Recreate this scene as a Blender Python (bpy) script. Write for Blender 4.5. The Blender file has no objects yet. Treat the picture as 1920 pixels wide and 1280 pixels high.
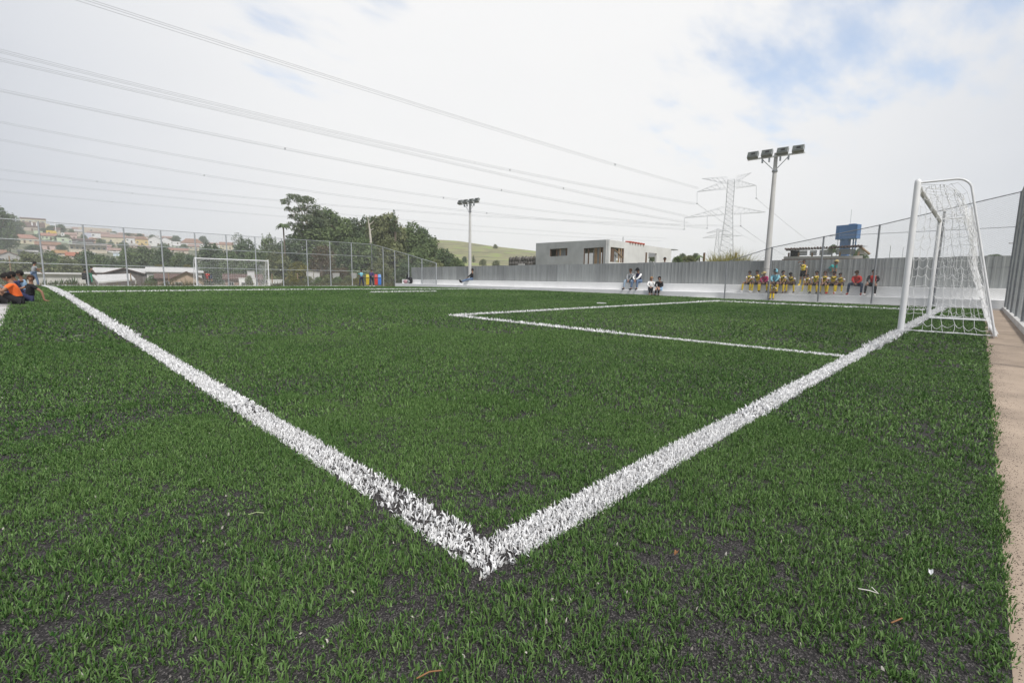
import bpy, math, random
import numpy as np
from mathutils import Vector, Matrix, Euler

random.seed(7)
rng = np.random.default_rng(7)
scene = bpy.context.scene
col = scene.collection
K = 1.1                                   # survey units -> metres

# ------------------------------------------------------------------ camera
FPX = 889.1
_p, _ro, _ya = [math.radians(a) for a in (7.344, 0.790, 45.563)]
CAM = np.array([-.749, -.804, .681]) * K
FW = np.array([math.sin(_ya) * math.cos(_p), math.cos(_ya) * math.cos(_p), -math.sin(_p)])
_r = np.array([math.cos(_ya), -math.sin(_ya), 0.0])
_u = np.cross(_r, FW)
RT = math.cos(_ro) * _r + math.sin(_ro) * _u
UP = -math.sin(_ro) * _r + math.cos(_ro) * _u

cam_data = bpy.data.cameras.new("camera")
cam = bpy.data.objects.new("camera", cam_data)
col.objects.link(cam)
cam_data.sensor_width = 36.0
cam_data.lens = 36.0 * FPX / 1920.0
cam_data.clip_start = 0.05
cam_data.clip_end = 5000
mw = Matrix.Identity(4)
for i in range(3):
    mw[i][0], mw[i][1], mw[i][2], mw[i][3] = RT[i], UP[i], -FW[i], CAM[i]
cam.matrix_world = mw
scene.camera = cam


def ray(x, y):
    return RT * (x - 960) / FPX - UP * (y - 640) / FPX + FW


def at(x, y, D):
    return CAM + ray(x, y) * D


def on_z(x, y, z):
    d = ray(x, y)
    return CAM + d * ((z - CAM[2]) / d[2])


def on_x(x, y, X):
    d = ray(x, y)
    return CAM + d * ((X - CAM[0]) / d[0])


def on_y(x, y, Y):
    d = ray(x, y)
    return CAM + d * ((Y - CAM[1]) / d[1])


def depth(p):
    return float((np.asarray(p) - CAM) @ FW)


# ------------------------------------------------------------------ sky, sun, exposure
sund = .30 * np.array([RT[0], RT[1], 0]) - .70 * np.array([FW[0], FW[1], 0]) + np.array([0, 0, 1.0])
sund = sund / np.linalg.norm(sund)
sun_el = math.asin(sund[2])
sun_rot = math.atan2(sund[0], sund[1])

world = bpy.data.worlds.new("World")
scene.world = world
world.use_nodes = True
nt = world.node_tree
nt.nodes.clear()
SKY_STRENGTH = 0.1


def N(tree, typ, **kw):
    n = tree.nodes.new(typ)
    for k, v in kw.items():
        setattr(n, k, v)
    return n


def math_node(tree, op, a, b=None, c=None, clamp=False):
    n = tree.nodes.new('ShaderNodeMath')
    n.operation = op
    n.use_clamp = clamp
    for i, v in enumerate((a, b, c)):
        if v is None:
            continue
        if isinstance(v, (int, float)):
            n.inputs[i].default_value = v
        else:
            tree.links.new(v, n.inputs[i])
    return n.outputs[0]


def map_range(tree, v, a, b, c, d, smooth=True):
    n = tree.nodes.new('ShaderNodeMapRange')
    n.interpolation_type = 'SMOOTHSTEP' if smooth else 'LINEAR'
    tree.links.new(v, n.inputs[0])
    for i, x in enumerate((a, b, c, d)):
        n.inputs[1 + i].default_value = x
    return n.outputs[0]


def build_sky():
    L = nt.links.new
    out = N(nt, 'ShaderNodeOutputWorld')
    bg = N(nt, 'ShaderNodeBackground')
    bg.inputs['Strength'].default_value = SKY_STRENGTH
    L(bg.outputs[0], out.inputs[0])
    sky = N(nt, 'ShaderNodeTexSky', sky_type='NISHITA')
    sky.sun_disc = False
    sky.sun_elevation = sun_el
    sky.sun_rotation = sun_rot
    sky.air_density = 1.0
    sky.dust_density = 0.4
    tc = N(nt, 'ShaderNodeTexCoord')
    nrm = N(nt, 'ShaderNodeVectorMath', operation='NORMALIZE')
    L(tc.outputs['Generated'], nrm.inputs[0])
    d = nrm.outputs[0]

    def cosang(v):
        v = v / np.linalg.norm(v)
        n = N(nt, 'ShaderNodeVectorMath', operation='DOT_PRODUCT')
        L(d, n.inputs[0])
        n.inputs[1].default_value = tuple(v)
        return n.outputs['Value']
    # cloud deck coordinates: direction projected on a flat layer
    sep = N(nt, 'ShaderNodeSeparateXYZ')
    L(d, sep.inputs[0])
    zz = math_node(nt, 'ADD', math_node(nt, 'MAXIMUM', sep.outputs[2], 0.0), 0.12)
    px = math_node(nt, 'DIVIDE', sep.outputs[0], zz)
    py = math_node(nt, 'DIVIDE', sep.outputs[1], zz)
    cmb = N(nt, 'ShaderNodeCombineXYZ')
    L(px, cmb.inputs[0])
    L(py, cmb.inputs[1])
    mp = N(nt, 'ShaderNodeMapping')
    mp.inputs['Rotation'].default_value = (0, 0, math.radians(20))
    mp.inputs['Scale'].default_value = (1.0, 2.1, 1.0)
    L(cmb.outputs[0], mp.inputs[0])
    n1 = N(nt, 'ShaderNodeTexNoise')
    n1.inputs['Scale'].default_value = 2.4
    n1.inputs['Detail'].default_value = 7
    n1.inputs['Roughness'].default_value = 0.56
    L(mp.outputs[0], n1.inputs['Vector'])
    n2 = N(nt, 'ShaderNodeTexNoise')
    n2.inputs['Scale'].default_value = 0.9
    n2.inputs['Detail'].default_value = 4
    L(cmb.outputs[0], n2.inputs['Vector'])
    # the two places where blue shows between the clouds
    g1 = map_range(nt, cosang(ray(1560, 10)), math.cos(math.radians(14)), math.cos(math.radians(3)), 0, 1)
    g1b = map_range(nt, cosang(ray(1700, -70)), math.cos(math.radians(15)), math.cos(math.radians(3)), 0, 1)
    g1c = map_range(nt, cosang(ray(1330, 190)), math.cos(math.radians(10)), math.cos(math.radians(2)), 0, .3)
    g2 = map_range(nt, cosang(ray(545, 30)), math.cos(math.radians(9)), math.cos(math.radians(2)), 0, .42)
    g2b = map_range(nt, cosang(ray(640, -60)), math.cos(math.radians(9)), math.cos(math.radians(2)), 0, .35)
    gap = math_node(nt, 'MAXIMUM', math_node(nt, 'MAXIMUM', math_node(nt, 'MAXIMUM', g1, g1b), g1c),
                    math_node(nt, 'MAXIMUM', g2, g2b))
    gn = math_node(nt, 'ADD', gap, math_node(nt, 'MULTIPLY', math_node(nt, 'SUBTRACT', n1.outputs[0], 0.5), 3.6))
    gapm = map_range(nt, gn, 0.25, 1.7, 0.0, 0.62)
    gapm = math_node(nt, 'MULTIPLY', gapm, map_range(nt, gap, 0.02, 0.3, 0, 1))
    # cloud brightness: brighter in front of the camera, soft variation
    glow = map_range(nt, cosang(ray(1000, 110)), math.cos(math.radians(60)), math.cos(math.radians(8)), 0, 1)
    var = math_node(nt, 'MULTIPLY', math_node(nt, 'SUBTRACT', n2.outputs[0], 0.5), 0.22)
    fac = math_node(nt, 'ADD', glow, var, clamp=True)
    cr = N(nt, 'ShaderNodeValToRGB')
    e = cr.color_ramp.elements
    s = 1.0 / SKY_STRENGTH
    e[0].position = 0.0
    e[0].color = (.375 * s, .402 * s, .46 * s, 1)
    e[1].position = 1.0
    e[1].color = (.70 * s, .70 * s, .702 * s, 1)
    m = cr.color_ramp.elements.new(0.5)
    m.color = (.55 * s, .567 * s, .602 * s, 1)
    L(fac, cr.inputs[0])
    skyb = N(nt, 'ShaderNodeMix', data_type='RGBA', blend_type='MULTIPLY')
    skyb.inputs[0].default_value = 1
    L(sky.outputs[0], skyb.inputs[6])
    skyb.inputs[7].default_value = (1.25, 1.45, 1.55, 1)
    mx = N(nt, 'ShaderNodeMix', data_type='RGBA')
    L(gapm, mx.inputs[0])
    L(cr.outputs[0], mx.inputs[6])
    L(skyb.outputs[2], mx.inputs[7])
    L(mx.outputs[2], bg.inputs[0])


build_sky()

sun_data = bpy.data.lights.new("sun", 'SUN')
sun_data.energy = 2.9
sun_data.angle = math.radians(12)
sun_data.color = (1.0, .975, .94)
sun = bpy.data.objects.new("sun", sun_data)
col.objects.link(sun)
sun.rotation_euler = Vector((-sund[0], -sund[1], -sund[2])).to_track_quat('-Z', 'Y').to_euler()
sun.location = (0, 0, 60)

vs = scene.view_settings
vs.view_transform = 'Standard'
vs.look = 'None'
vs.exposure = 0.45
vs.gamma = 1.0
vs.use_curve_mapping = False
scene.render.engine = 'CYCLES'
scene.cycles.max_bounces = 6
scene.cycles.diffuse_bounces = 3
scene.cycles.transparent_max_bounces = 12
scene.cycles.volume_bounces = 1

# ------------------------------------------------------------------ materials
MATS = {}


def mat(name, rgb, rough=0.8, var=0.15, scale=3.0, bump=0.0, metal=0.0, spec=0.3, detail=5, objvar=0.0, streak=None,
        rgb2=None, obj_coords=False):
    if name in MATS:
        return MATS[name]
    m = bpy.data.materials.new(name)
    m.use_nodes = True
    t = m.node_tree
    b = t.nodes['Principled BSDF']
    b.inputs['Roughness'].default_value = rough
    b.inputs['Metallic'].default_value = metal
    b.inputs['Specular IOR Level'].default_value = spec
    geo = N(t, 'ShaderNodeTexCoord' if obj_coords else 'ShaderNodeNewGeometry')
    vec = geo.outputs['Object'] if obj_coords else geo.outputs['Position']
    if streak:
        mp = N(t, 'ShaderNodeMapping')
        mp.inputs['Scale'].default_value = streak
        t.links.new(vec, mp.inputs[0])
        vec = mp.outputs[0]
    n = N(t, 'ShaderNodeTexNoise')
    n.inputs['Scale'].default_value = scale
    n.inputs['Detail'].default_value = detail
    n.inputs['Roughness'].default_value = 0.6
    t.links.new(vec, n.inputs['Vector'])
    cr = N(t, 'ShaderNodeValToRGB')
    e = cr.color_ramp.elements
    c2 = rgb2 if rgb2 else rgb
    e[0].position, e[1].position = 0.3, 0.7
    e[0].color = tuple(max(0, c * (1 - var)) for c in rgb) + (1,)
    e[1].color = tuple(min(1, c * (1 + var)) for c in c2) + (1,)
    t.links.new(n.outputs[0], cr.inputs[0])
    outc = cr.outputs[0]
    if objvar:
        oi = N(t, 'ShaderNodeObjectInfo')
        hs = N(t, 'ShaderNodeHueSaturation')
        t.links.new(outc, hs.inputs['Color'])
        t.links.new(map_range(t, oi.outputs['Random'], 0, 1, 1 - objvar, 1 + objvar, False), hs.inputs['Value'])
        t.links.new(map_range(t, oi.outputs['Random'], 0, 1, .5 + objvar * .06, .5 - objvar * .06, False), hs.inputs['Hue'])
        outc = hs.outputs[0]
    t.links.new(outc, b.inputs['Base Color'])
    if bump:
        bp = N(t, 'ShaderNodeBump')
        bp.inputs['Strength'].default_value = bump
        bp.inputs['Distance'].default_value = 0.02
        t.links.new(n.outputs[0], bp.inputs['Height'])
        t.links.new(bp.outputs[0], b.inputs['Normal'])
    MATS[name] = m
    return m


def blade_mat(name, lo, hi, rough=0.5, spec=0.3, trans=0.0):
    m = bpy.data.materials.new(name)
    m.use_nodes = True
    t = m.node_tree
    b = t.nodes['Principled BSDF']
    b.inputs['Roughness'].default_value = rough
    b.inputs['Specular IOR Level'].default_value = spec
    at_ = N(t, 'ShaderNodeAttribute', attribute_name='tint')
    cr = N(t, 'ShaderNodeValToRGB')
    cr.color_ramp.elements[0].color = lo + (1,)
    cr.color_ramp.elements[1].color = hi + (1,)
    t.links.new(at_.outputs['Fac'], cr.inputs[0])
    t.links.new(cr.outputs[0], b.inputs['Base Color'])
    if trans:
        tr = N(t, 'ShaderNodeBsdfTranslucent')
        t.links.new(cr.outputs[0], tr.inputs[0])
        mx = N(t, 'ShaderNodeMixShader')
        mx.inputs[0].default_value = trans
        t.links.new(b.outputs[0], mx.inputs[1])
        t.links.new(tr.outputs[0], mx.inputs[2])
        t.links.new(mx.outputs[0], t.nodes['Material Output'].inputs[0])
    return m


M_white_paint = mat('white_paint', (.78, .78, .78), .35, .05, 2, spec=.5)
M_bench = mat('white_wall_paint', (.78, .775, .765), .8, .06, 1.2, bump=.1)
M_galv = mat('galvanised_steel', (.42, .44, .45), .45, .12, 8, metal=.4)
M_galv_dark = mat('dark_galvanised', (.25, .26, .27), .5, .15, 8, metal=.3)
M_wire = mat('fence_wire', (.33, .35, .35), .5, .1, 5, metal=.3)
M_concrete = mat('concrete_plain', (.40, .39, .37), .9, .14, 1.5, bump=.15)
M_conc_light = mat('concrete_light', (.52, .51, .49), .9, .1, 1.5, bump=.1)
M_render_shaded = mat('shaded_render', (.37, .38, .38), .92, .16, .9, bump=.1, detail=8)  # building concrete with the shade of its left side put into the colour
M_render_lit = mat('lit_render', (.60, .595, .58), .92, .1, .9, bump=.1, detail=8)  # same concrete in a paler colour, standing for its sunlit side
M_wood_dark = mat('dark_timber', (.13, .085, .06), .8, .3, 6, streak=(8, 8, 1))
M_wood = mat('raw_timber', (.27, .19, .12), .8, .25, 6, streak=(8, 8, 1))
M_dark = mat('dark_void', (.03, .03, .03), .9, .1, 2)
M_tile = mat('terracotta_tile', (.23, .125, .092), .85, .3, 2.2, bump=.2, objvar=.2, rgb2=(.28, .165, .12))
M_tile_pink = mat('faded_tile', (.29, .20, .17), .85, .25, 2.0, bump=.2)
M_tile_dark = mat('dark_tile', (.12, .08, .068), .85, .3, 2.0, bump=.2)
M_roof_grey = mat('fibre_cement', (.34, .33, .32), .85, .2, 1.0)
M_roof_white = mat('white_roof_sheet', (.50, .49, .475), .7, .08, .6)
M_glass = mat('window_glass', (.035, .04, .045), .15, .2, 2, spec=.6)
M_frame = mat('window_frame', (.55, .54, .52), .6, .05, 3)
M_rope = mat('net_cord', (.80, .80, .80), .7, .05, 10)


def paint(name, rgb, rough=.8):
    return mat('paint_' + name, rgb, rough, .10, 1.0, bump=.05)


# ------------------------------------------------------------------ object helpers
def tag(o, label=None, cat=None, group=None, kind=None):
    if label:
        o['label'] = label
    if cat:
        o['category'] = cat
    if group:
        o['group'] = group
    if kind:
        o['kind'] = kind
    return o


def empty(name, loc=(0, 0, 0), rz=0.0, label=None, cat=None, group=None, scale=1.0):
    o = bpy.data.objects.new(name, None)
    o.empty_display_size = 0.3
    col.objects.link(o)
    o.location = Vector([float(v) for v in loc])
    o.rotation_euler = (0, 0, rz)
    o.scale = (scale,) * 3
    return tag(o, label, cat, group)


def link_mesh(name, me, parent=None, m=None):
    o = bpy.data.objects.new(name, me)
    col.objects.link(o)
    if parent is not None:
        o.parent = parent
    if m is not None and not me.materials:
        me.materials.append(m)
    return o


class MB:
    """collects shapes, builds one mesh object"""

    def __init__(self):
        self.v, self.f, self.mi, self.sm = [], [], [], []

    def raw(self, verts, faces, mi=0, smooth=False):
        o = len(self.v)
        self.v += [tuple(float(c) for c in p) for p in verts]
        for f in faces:
            self.f.append(tuple(i + o for i in f))
            self.mi.append(mi)
            self.sm.append(smooth)
        return self

    def box(self, c, s, mi=0, rz=0.0, rot=None, taper=1.0):
        x, y, z = s[0] / 2, s[1] / 2, s[2] / 2
        P = [(-x, -y, -z), (x, -y, -z), (x, y, -z), (-x, y, -z),
             (-x * taper, -y * taper, z), (x * taper, -y * taper, z), (x * taper, y * taper, z), (-x * taper, y * taper, z)]
        R = rot if rot is not None else Matrix.Rotation(rz, 3, 'Z')
        P = [R @ Vector(p) + Vector(c) for p in P]
        return self.raw(P, [(0, 3, 2, 1), (4, 5, 6, 7), (0, 1, 5, 4), (1, 2, 6, 5), (2, 3, 7, 6), (3, 0, 4, 7)], mi)

    def tube(self, pts, rads, n=8, mi=0, smooth=True, caps=True):
        pts = [Vector([float(c) for c in p]) for p in pts]
        if isinstance(rads, (int, float)):
            rads = [rads] * len(pts)
        V, Fc = [], []
        prev = None
        for i, p in enumerate(pts):
            d = (pts[min(i + 1, len(pts) - 1)] - pts[max(i - 1, 0)])
            if d.length < 1e-9:
                d = Vector((0, 0, 1))
            d.normalize()
            if prev is None:
                a = Vector((0, 0, 1)) if abs(d.z) < .9 else Vector((1, 0, 0))
                s = d.cross(a).normalized()
            else:
                s = (prev - d * prev.dot(d))
                if s.length < 1e-6:
                    s = d.orthogonal()
                s.normalize()
            prev = s
            t = d.cross(s)
            for k in range(n):
                a = 2 * math.pi * k / n
                V.append(p + (s * math.cos(a) + t * math.sin(a)) * rads[i])
        for i in range(len(pts) - 1):
            for k in range(n):
                k2 = (k + 1) % n
                Fc.append((i * n + k, i * n + k2, (i + 1) * n + k2, (i + 1) * n + k))
        self.raw(V, Fc, mi, smooth)
        if caps:
            self.raw(V[:n], [tuple(range(n))[::-1]], mi)
            self.raw(V[-n:], [tuple(range(n))], mi)
        return self

    def ball(self, c, r, mi=0, nu=10, nv=7, sc=(1, 1, 1), rot=None, z0=-1.0):
        V, Fc = [], []
        for j in range(nv + 1):
            t = math.acos(z0) + (0 - math.acos(z0)) * j / nv
            for i in range(nu):
                a = 2 * math.pi * i / nu
                p = Vector((math.sin(t) * math.cos(a) * sc[0], math.sin(t) * math.sin(a) * sc[1], math.cos(t) * sc[2])) * r
                if rot is not None:
                    p = rot @ p
                V.append(p + Vector([float(q) for q in c]))
        for j in range(nv):
            for i in range(nu):
                i2 = (i + 1) % nu
                Fc.append((j * nu + i, j * nu + i2, (j + 1) * nu + i2, (j + 1) * nu + i))
        return self.raw(V, Fc, mi, True)

    def build(self, name, mats, parent=None):
        me = bpy.data.meshes.new(name)
        me.from_pydata(self.v, [], self.f)
        mats = mats if isinstance(mats, (list, tuple)) else [mats]
        for m in mats:
            me.materials.append(m)
        me.polygons.foreach_set('material_index', self.mi)
        me.polygons.foreach_set('use_smooth', self.sm)
        me.update()
        return link_mesh(name, me, parent)


def np_mesh(name, V, Fa, smooth=False, tint=None, m=None, parent=None, kmat=None):
    """V (n,3); Fa: list of int arrays (k, 3 or 4)"""
    me = bpy.data.meshes.new(name)
    V = np.asarray(V, np.float32)
    loops = np.concatenate([f.ravel() for f in Fa]).astype(np.int32)
    sizes = np.concatenate([np.full(len(f), f.shape[1], np.int32) for f in Fa])
    starts = np.concatenate([[0], np.cumsum(sizes)[:-1]]).astype(np.int32)
    me.vertices.add(len(V))
    me.vertices.foreach_set('co', V.ravel())
    me.loops.add(len(loops))
    me.loops.foreach_set('vertex_index', loops)
    me.polygons.add(len(sizes))
    me.polygons.foreach_set('loop_start', starts)
    try:
        me.polygons.foreach_set('loop_total', sizes)
    except Exception:
        pass
    if smooth:
        me.polygons.foreach_set('use_smooth', np.ones(len(sizes), bool))
    if m is not None:
        for q in (m if isinstance(m, (list, tuple)) else [m]):
            me.materials.append(q)
    if kmat is not None:
        me.polygons.foreach_set('material_index', np.asarray(kmat, np.int32))
    me.update(calc_edges=True)
    if tint is not None:
        a = me.attributes.new('tint', 'FLOAT', 'POINT')
        a.data.foreach_set('value', np.asarray(tint, np.float32))
    return link_mesh(name, me, parent)


def copy_tree(o, parent=None):
    c = o.copy()
    col.objects.link(c)
    if parent is not None:
        c.parent = parent
    for ch in o.children:
        copy_tree(ch, c)
    return c


def fnoise(x, y, seed=0, freq=1.0):
    """smooth value noise on numpy arrays, about 0..1"""
    r = np.random.default_rng(seed)
    tab = r.random((64, 64))
    x = np.asarray(x) * freq + 1000.0
    y = np.asarray(y) * freq + 1000.0
    xi, yi = np.floor(x).astype(int), np.floor(y).astype(int)
    fx, fy = x - xi, y - yi
    fx = fx * fx * (3 - 2 * fx)
    fy = fy * fy * (3 - 2 * fy)
    g = lambda a, b: tab[a % 64, b % 64]
    return ((g(xi, yi) * (1 - fx) + g(xi + 1, yi) * fx) * (1 - fy) + (g(xi, yi + 1) * (1 - fx) + g(xi + 1, yi + 1) * fx) * fy)


def sstep(a, b, x):
    t = np.clip((np.asarray(x, float) - a) / (b - a), 0, 1)
    return t * t * (3 - 2 * t)


def zg(x, y):
    """height of the crowned pitch (metres)"""
    cx, cy = np.asarray(x) / K, np.asarray(y) / K
    s = sstep(1, 19, cy) - 1.7 * sstep(26, 42, cy)
    return K * s * (.10 + .055 * (1 - np.clip((cx - 10) / 10, -1.15, 1.15) ** 2))


# ------------------------------------------------------------------ setting: ground
XL, XR = -1.01 * K, 20.25 * K            # turf edges
YN, YF = -.912 * K, 42.6 * K


def bench_x(Y):                          # front face of the white bench, metres
    return (20.0 + 1.5 * (Y / K + 1.6) / 34.6) * K


def grid_sheet(name, x0, x1, y0, y1, nx, ny, fz, m, xfun=None):
    xs = np.linspace(0, 1, nx + 1)
    ys = np.linspace(y0, y1, ny + 1)
    V = []
    for y in ys:
        a = x0 if not callable(x0) else x0(y)
        b = x1 if not callable(x1) else x1(y)
        for t in xs:
            x = a + (b - a) * t
            V.append((x, y, float(fz(x, y))))
    F = np.array([(j * (nx + 1) + i, j * (nx + 1) + i + 1, (j + 1) * (nx + 1) + i + 1, (j + 1) * (nx + 1) + i)
                  for j in range(ny) for i in range(nx)])
    return np_mesh(name, np.array(V), [F], smooth=True, m=m)


# rubber crumb base of the pitch
def crumb_mat():
    m = bpy.data.materials.new('rubber_crumb')
    m.use_nodes = True
    t = m.node_tree
    b = t.nodes['Principled BSDF']
    b.inputs['Roughness'].default_value = .85
    b.inputs['Specular IOR Level'].default_value = .25
    g = N(t, 'ShaderNodeNewGeometry')
    v = N(t, 'ShaderNodeTexVoronoi')
    v.inputs['Scale'].default_value = 330
    t.links.new(g.outputs['Position'], v.inputs['Vector'])
    cr = N(t, 'ShaderNodeValToRGB')
    e = cr.color_ramp.elements
    e[0].color = (.012, .011, .011, 1)
    e[1].color = (.13, .118, .113, 1)
    e[1].position = 1.0
    k = e.new(.75)
    k.color = (.042, .039, .038, 1)
    sp = N(t, 'ShaderNodeSeparateColor')
    t.links.new(v.outputs['Color'], sp.inputs[0])
    t.links.new(sp.outputs[0], cr.inputs[0])
    t.links.new(cr.outputs[0], b.inputs['Base Color'])
    bp = N(t, 'ShaderNodeBump')
    bp.inputs['Strength'].default_value = .8
    bp.inputs['Distance'].default_value = .003
    t.links.new(v.outputs['Distance'], bp.inputs['Height'])
    t.links.new(bp.outputs[0], b.inputs['Normal'])
    return m


M_crumb = crumb_mat()
tag(grid_sheet('pitch_ground', XL, lambda y: bench_x(y) - .03, YN, YF, 40, 80, lambda x, y: zg(x, y) - .004, M_crumb),
    'dark rubber crumb ground of the artificial turf pitch', kind='structure')

M_sand = mat('sandy_concrete', (.33, .26, .20), .9, .22, 2.6, bump=.25, detail=9)
M_pathl = mat('pale_path', (.47, .45, .44), .9, .10, 1.6, bump=.2, detail=9)
tag(grid_sheet('side_path', -6, lambda y: 21 * K, -2.1 * K, YN, 40, 4, lambda x, y: -.02, M_sand),
    'sandy concrete path beside the pitch behind the near goal', kind='structure')
tag(grid_sheet('footpath', -6.5, XL, YN, 46.5 * K, 6, 60, lambda x, y: float(zg(x, y)) - .03, M_pathl),
    'pale concrete path along the left touchline', kind='structure')
tag(grid_sheet('end_path', XL, 25 * K, YF, 43.6 * K, 24, 3, lambda x, y: float(zg(x, y)) - .012, M_conc_light),
    'pale concrete strip under the far end fence', kind='structure')


# wide ground sheet to the horizon, lower beyond the far fence
def ground_z(x, y):
    z = -.45
    z -= 3.6 * float(sstep(48, 66, y)) * float(1 - sstep(30, 60, x - .35 * (y - 45)))
    z -= 3.0 * float(sstep(7.5, 18, -x))
    return z


def make_ground():
    V, F = [], []
    rs = [0.0, 4, 9, 15, 22, 30, 38, 46, 54, 62, 72, 85, 100, 130, 180, 260, 400, 700, 1300, 2600]
    na = 96
    for r in rs:
        for a in range(na):
            th = 2 * math.pi * a / na
            x, y = 10 + r * math.cos(th), 20 + r * math.sin(th)
            V.append((x, y, ground_z(x, y)))
    for j in range(len(rs) - 1):
        for a in range(na):
            b = (a + 1) % na
            F.append((j * na + a, j * na + b, (j + 1) * na + b, (j + 1) * na + a))
    m = mat('rough_ground', (.13, .15, .06), .95, .35, .25, bump=.3, rgb2=(.20, .18, .09))
    tag(np_mesh('ground', np.array(V), [np.array(F)], smooth=True, m=m), 'rough grassy ground round the pitch', kind='structure')


make_ground()

# hillsides, laid out by column and depth
Y_SKY = [(-420, 380), (-150, 392), (0, 410), (50, 418), (100, 428), (160, 436), (220, 443), (300, 453), (380, 463), (450, 469), (520, 474),
         (650, 478), (760, 478), (900, 482), (1000, 487)]


def interp(tab, x):
    xs, ys = zip(*tab)
    return float(np.interp(x, xs, ys))


Y_LOW = 512.0
D0, D1 = 125.0, 420.0


def hill_pt(x, y):
    """point of the settled hillside seen at column x, row y"""
    ys = interp(Y_SKY, x)
    t = (Y_LOW - y) / (Y_LOW - ys)
    t = min(max(t, 0), 1)
    D = D0 + (D1 - D0) * t
    return at(x, y, D), D


def make_hill():
    V, F = [], []
    xs = list(range(-420, 1001, 20))
    ts = [-.35, -.15, 0, .15, .3, .45, .6, .75, .9, 1.0, 1.02, 1.3]
    for t in ts:
        for x in xs:
            ys = interp(Y_SKY, x)
            if t < 0:
                p = at(x, Y_LOW, D0)
                q = at(x, Y_LOW, D0 + t * 100)
                z = p[2] + t * 30
                V.append((q[0], q[1], z))
            elif t <= 1:
                p = at(x, Y_LOW + (ys - Y_LOW) * t, D0 + (D1 - D0) * t)
                V.append((p[0], p[1], p[2] - .25))
            else:
                p = at(x, ys, D0 + (D1 - D0) * t)
                V.append((p[0], p[1], at(x, ys, D1)[2] - (t - 1) * 120))
    n = len(xs)
    for j in range(len(ts) - 1):
        for i in range(n - 1):
            F.append((j * n + i, j * n + i + 1, (j + 1) * n + i + 1, (j + 1) * n + i))
    m = mat('hillside_scrub', (.055, .080, .040), .95, .4, .12, bump=.3, rgb2=(.17, .165, .11), detail=8)
    tag(np_mesh('hillside', np.array(V), [np.array(F)], smooth=True, m=m), 'settled hillside rising behind the far fence', kind='structure')


make_hill()


def make_meadow_hill():
    top = [(560, 470), (700, 452), (800, 448), (860, 452), (920, 461), (1000, 470), (1060, 478), (1160, 488)]
    V, F = [], []
    xs = list(range(560, 1161, 12))
    rows = [(-1, 0), (0, 0.0), (.25, 0), (.5, 0), (.75, 0), (1.0, 0), (1.25, 1)]
    for t, back in rows:
        for x in xs:
            yt = interp(top, x)
            D = 200 + 130 * max(t, 0)
            if back:
                p = at(x, yt, 330)
                q = at(x, yt, 400)
                V.append((q[0], q[1], p[2] - 14))
            elif t < 0:
                p = at(x, 512, 170)
                V.append((p[0], p[1], -6))
            else:
                p = at(x, 512 + (yt - 512) * t, D)
                V.append(tuple(p))
    n = len(xs)
    for j in range(len(rows) - 1):
        for i in range(n - 1):
            F.append((j * n + i, j * n + i + 1, (j + 1) * n + i + 1, (j + 1) * n + i))
    m = bpy.data.materials.new('meadow')
    m.use_nodes = True
    t = m.node_tree
    b = t.nodes['Principled BSDF']
    b.inputs['Roughness'].default_value = .95
    g = N(t, 'ShaderNodeNewGeometry')
    mp = N(t, 'ShaderNodeMapping')
    mp.inputs['Scale'].default_value = (.03, .03, .30)
    t.links.new(g.outputs['Position'], mp.inputs[0])
    n1 = N(t, 'ShaderNodeTexNoise')
    n1.inputs['Scale'].default_value = 2.2
    n1.inputs['Detail'].default_value = 9
    n1.inputs['Roughness'].default_value = .65
    t.links.new(mp.outputs[0], n1.inputs['Vector'])
    cr = N(t, 'ShaderNodeValToRGB')
    e = cr.color_ramp.elements
    e[0].position, e[0].color = .32, (.085, .10, .045, 1)
    e[1].position, e[1].color = .66, (.19, .27, .05, 1)
    k = e.new(.5)
    k.color = (.21, .19, .10, 1)
    t.links.new(n1.outputs[0], cr.inputs[0])
    t.links.new(cr.outputs[0], b.inputs['Base Color'])
    tag(np_mesh('meadow_hill', np.array(V), [np.array(F)], smooth=True, m=m), 'yellow green grassy hill behind the trees', kind='structure')


make_meadow_hill()

# ------------------------------------------------------------------ pitch lines and turf
LINES = [  # name, label, p0, p1 (survey units), width, 
    ('touchline', 'long white touchline running to the far left corner', (0, -.058), (0, 42.08), .114),
    ('goal_line', 'white goal line running under the near goal', (.06, 0), (20.0, 0), .114),
    ('penalty_area_line', 'white side line of the near penalty area, closest to the corner', (4.67, .06), (4.67, 6.05), .10),
    ('penalty_area_line', 'white front line of the near penalty area', (4.72, 6.0), (16.93, 6.0), .10),
    ('penalty_area_line', 'white side line of the near penalty area, by the bench', (16.88, .06), (16.88, 5.95), .10),
    ('halfway_line', 'white halfway line across the pitch', (.06, 20.0), (20.9, 20.0), .14),
    ('pitch_marking', 'short white line standing alone in front of the halfway line', None, None, .13),
    ('far_goal_line', 'white goal line under the far goal', (.06, 42.0), (21.5, 42.0), .14),
    ('far_penalty_line', 'white front line of the far penalty area', (4.67, 36.0), (16.94, 36.0), .14),
]
_a = on_z(697, 548, .16)
_b = on_z(816, 546.5, .16)
LINES[6] = LINES[6][:2] + ((_a[0] / K, _a[1] / K), (_b[0] / K, _b[1] / K), .10)
_s = on_z(1128, 570, .03)
SPOT = (_s[0], _s[1], .14)


def strip_dist(x, y, p0, p1):
    p0, p1 = np.array(p0) * K, np.array(p1) * K
    d = p1 - p0
    L = np.hypot(*d)
    d = d / L
    rx, ry = x - p0[0], y - p0[1]
    u = rx * d[0] + ry * d[1]
    w = rx * -d[1] + ry * d[0]
    return u, w, L


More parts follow.
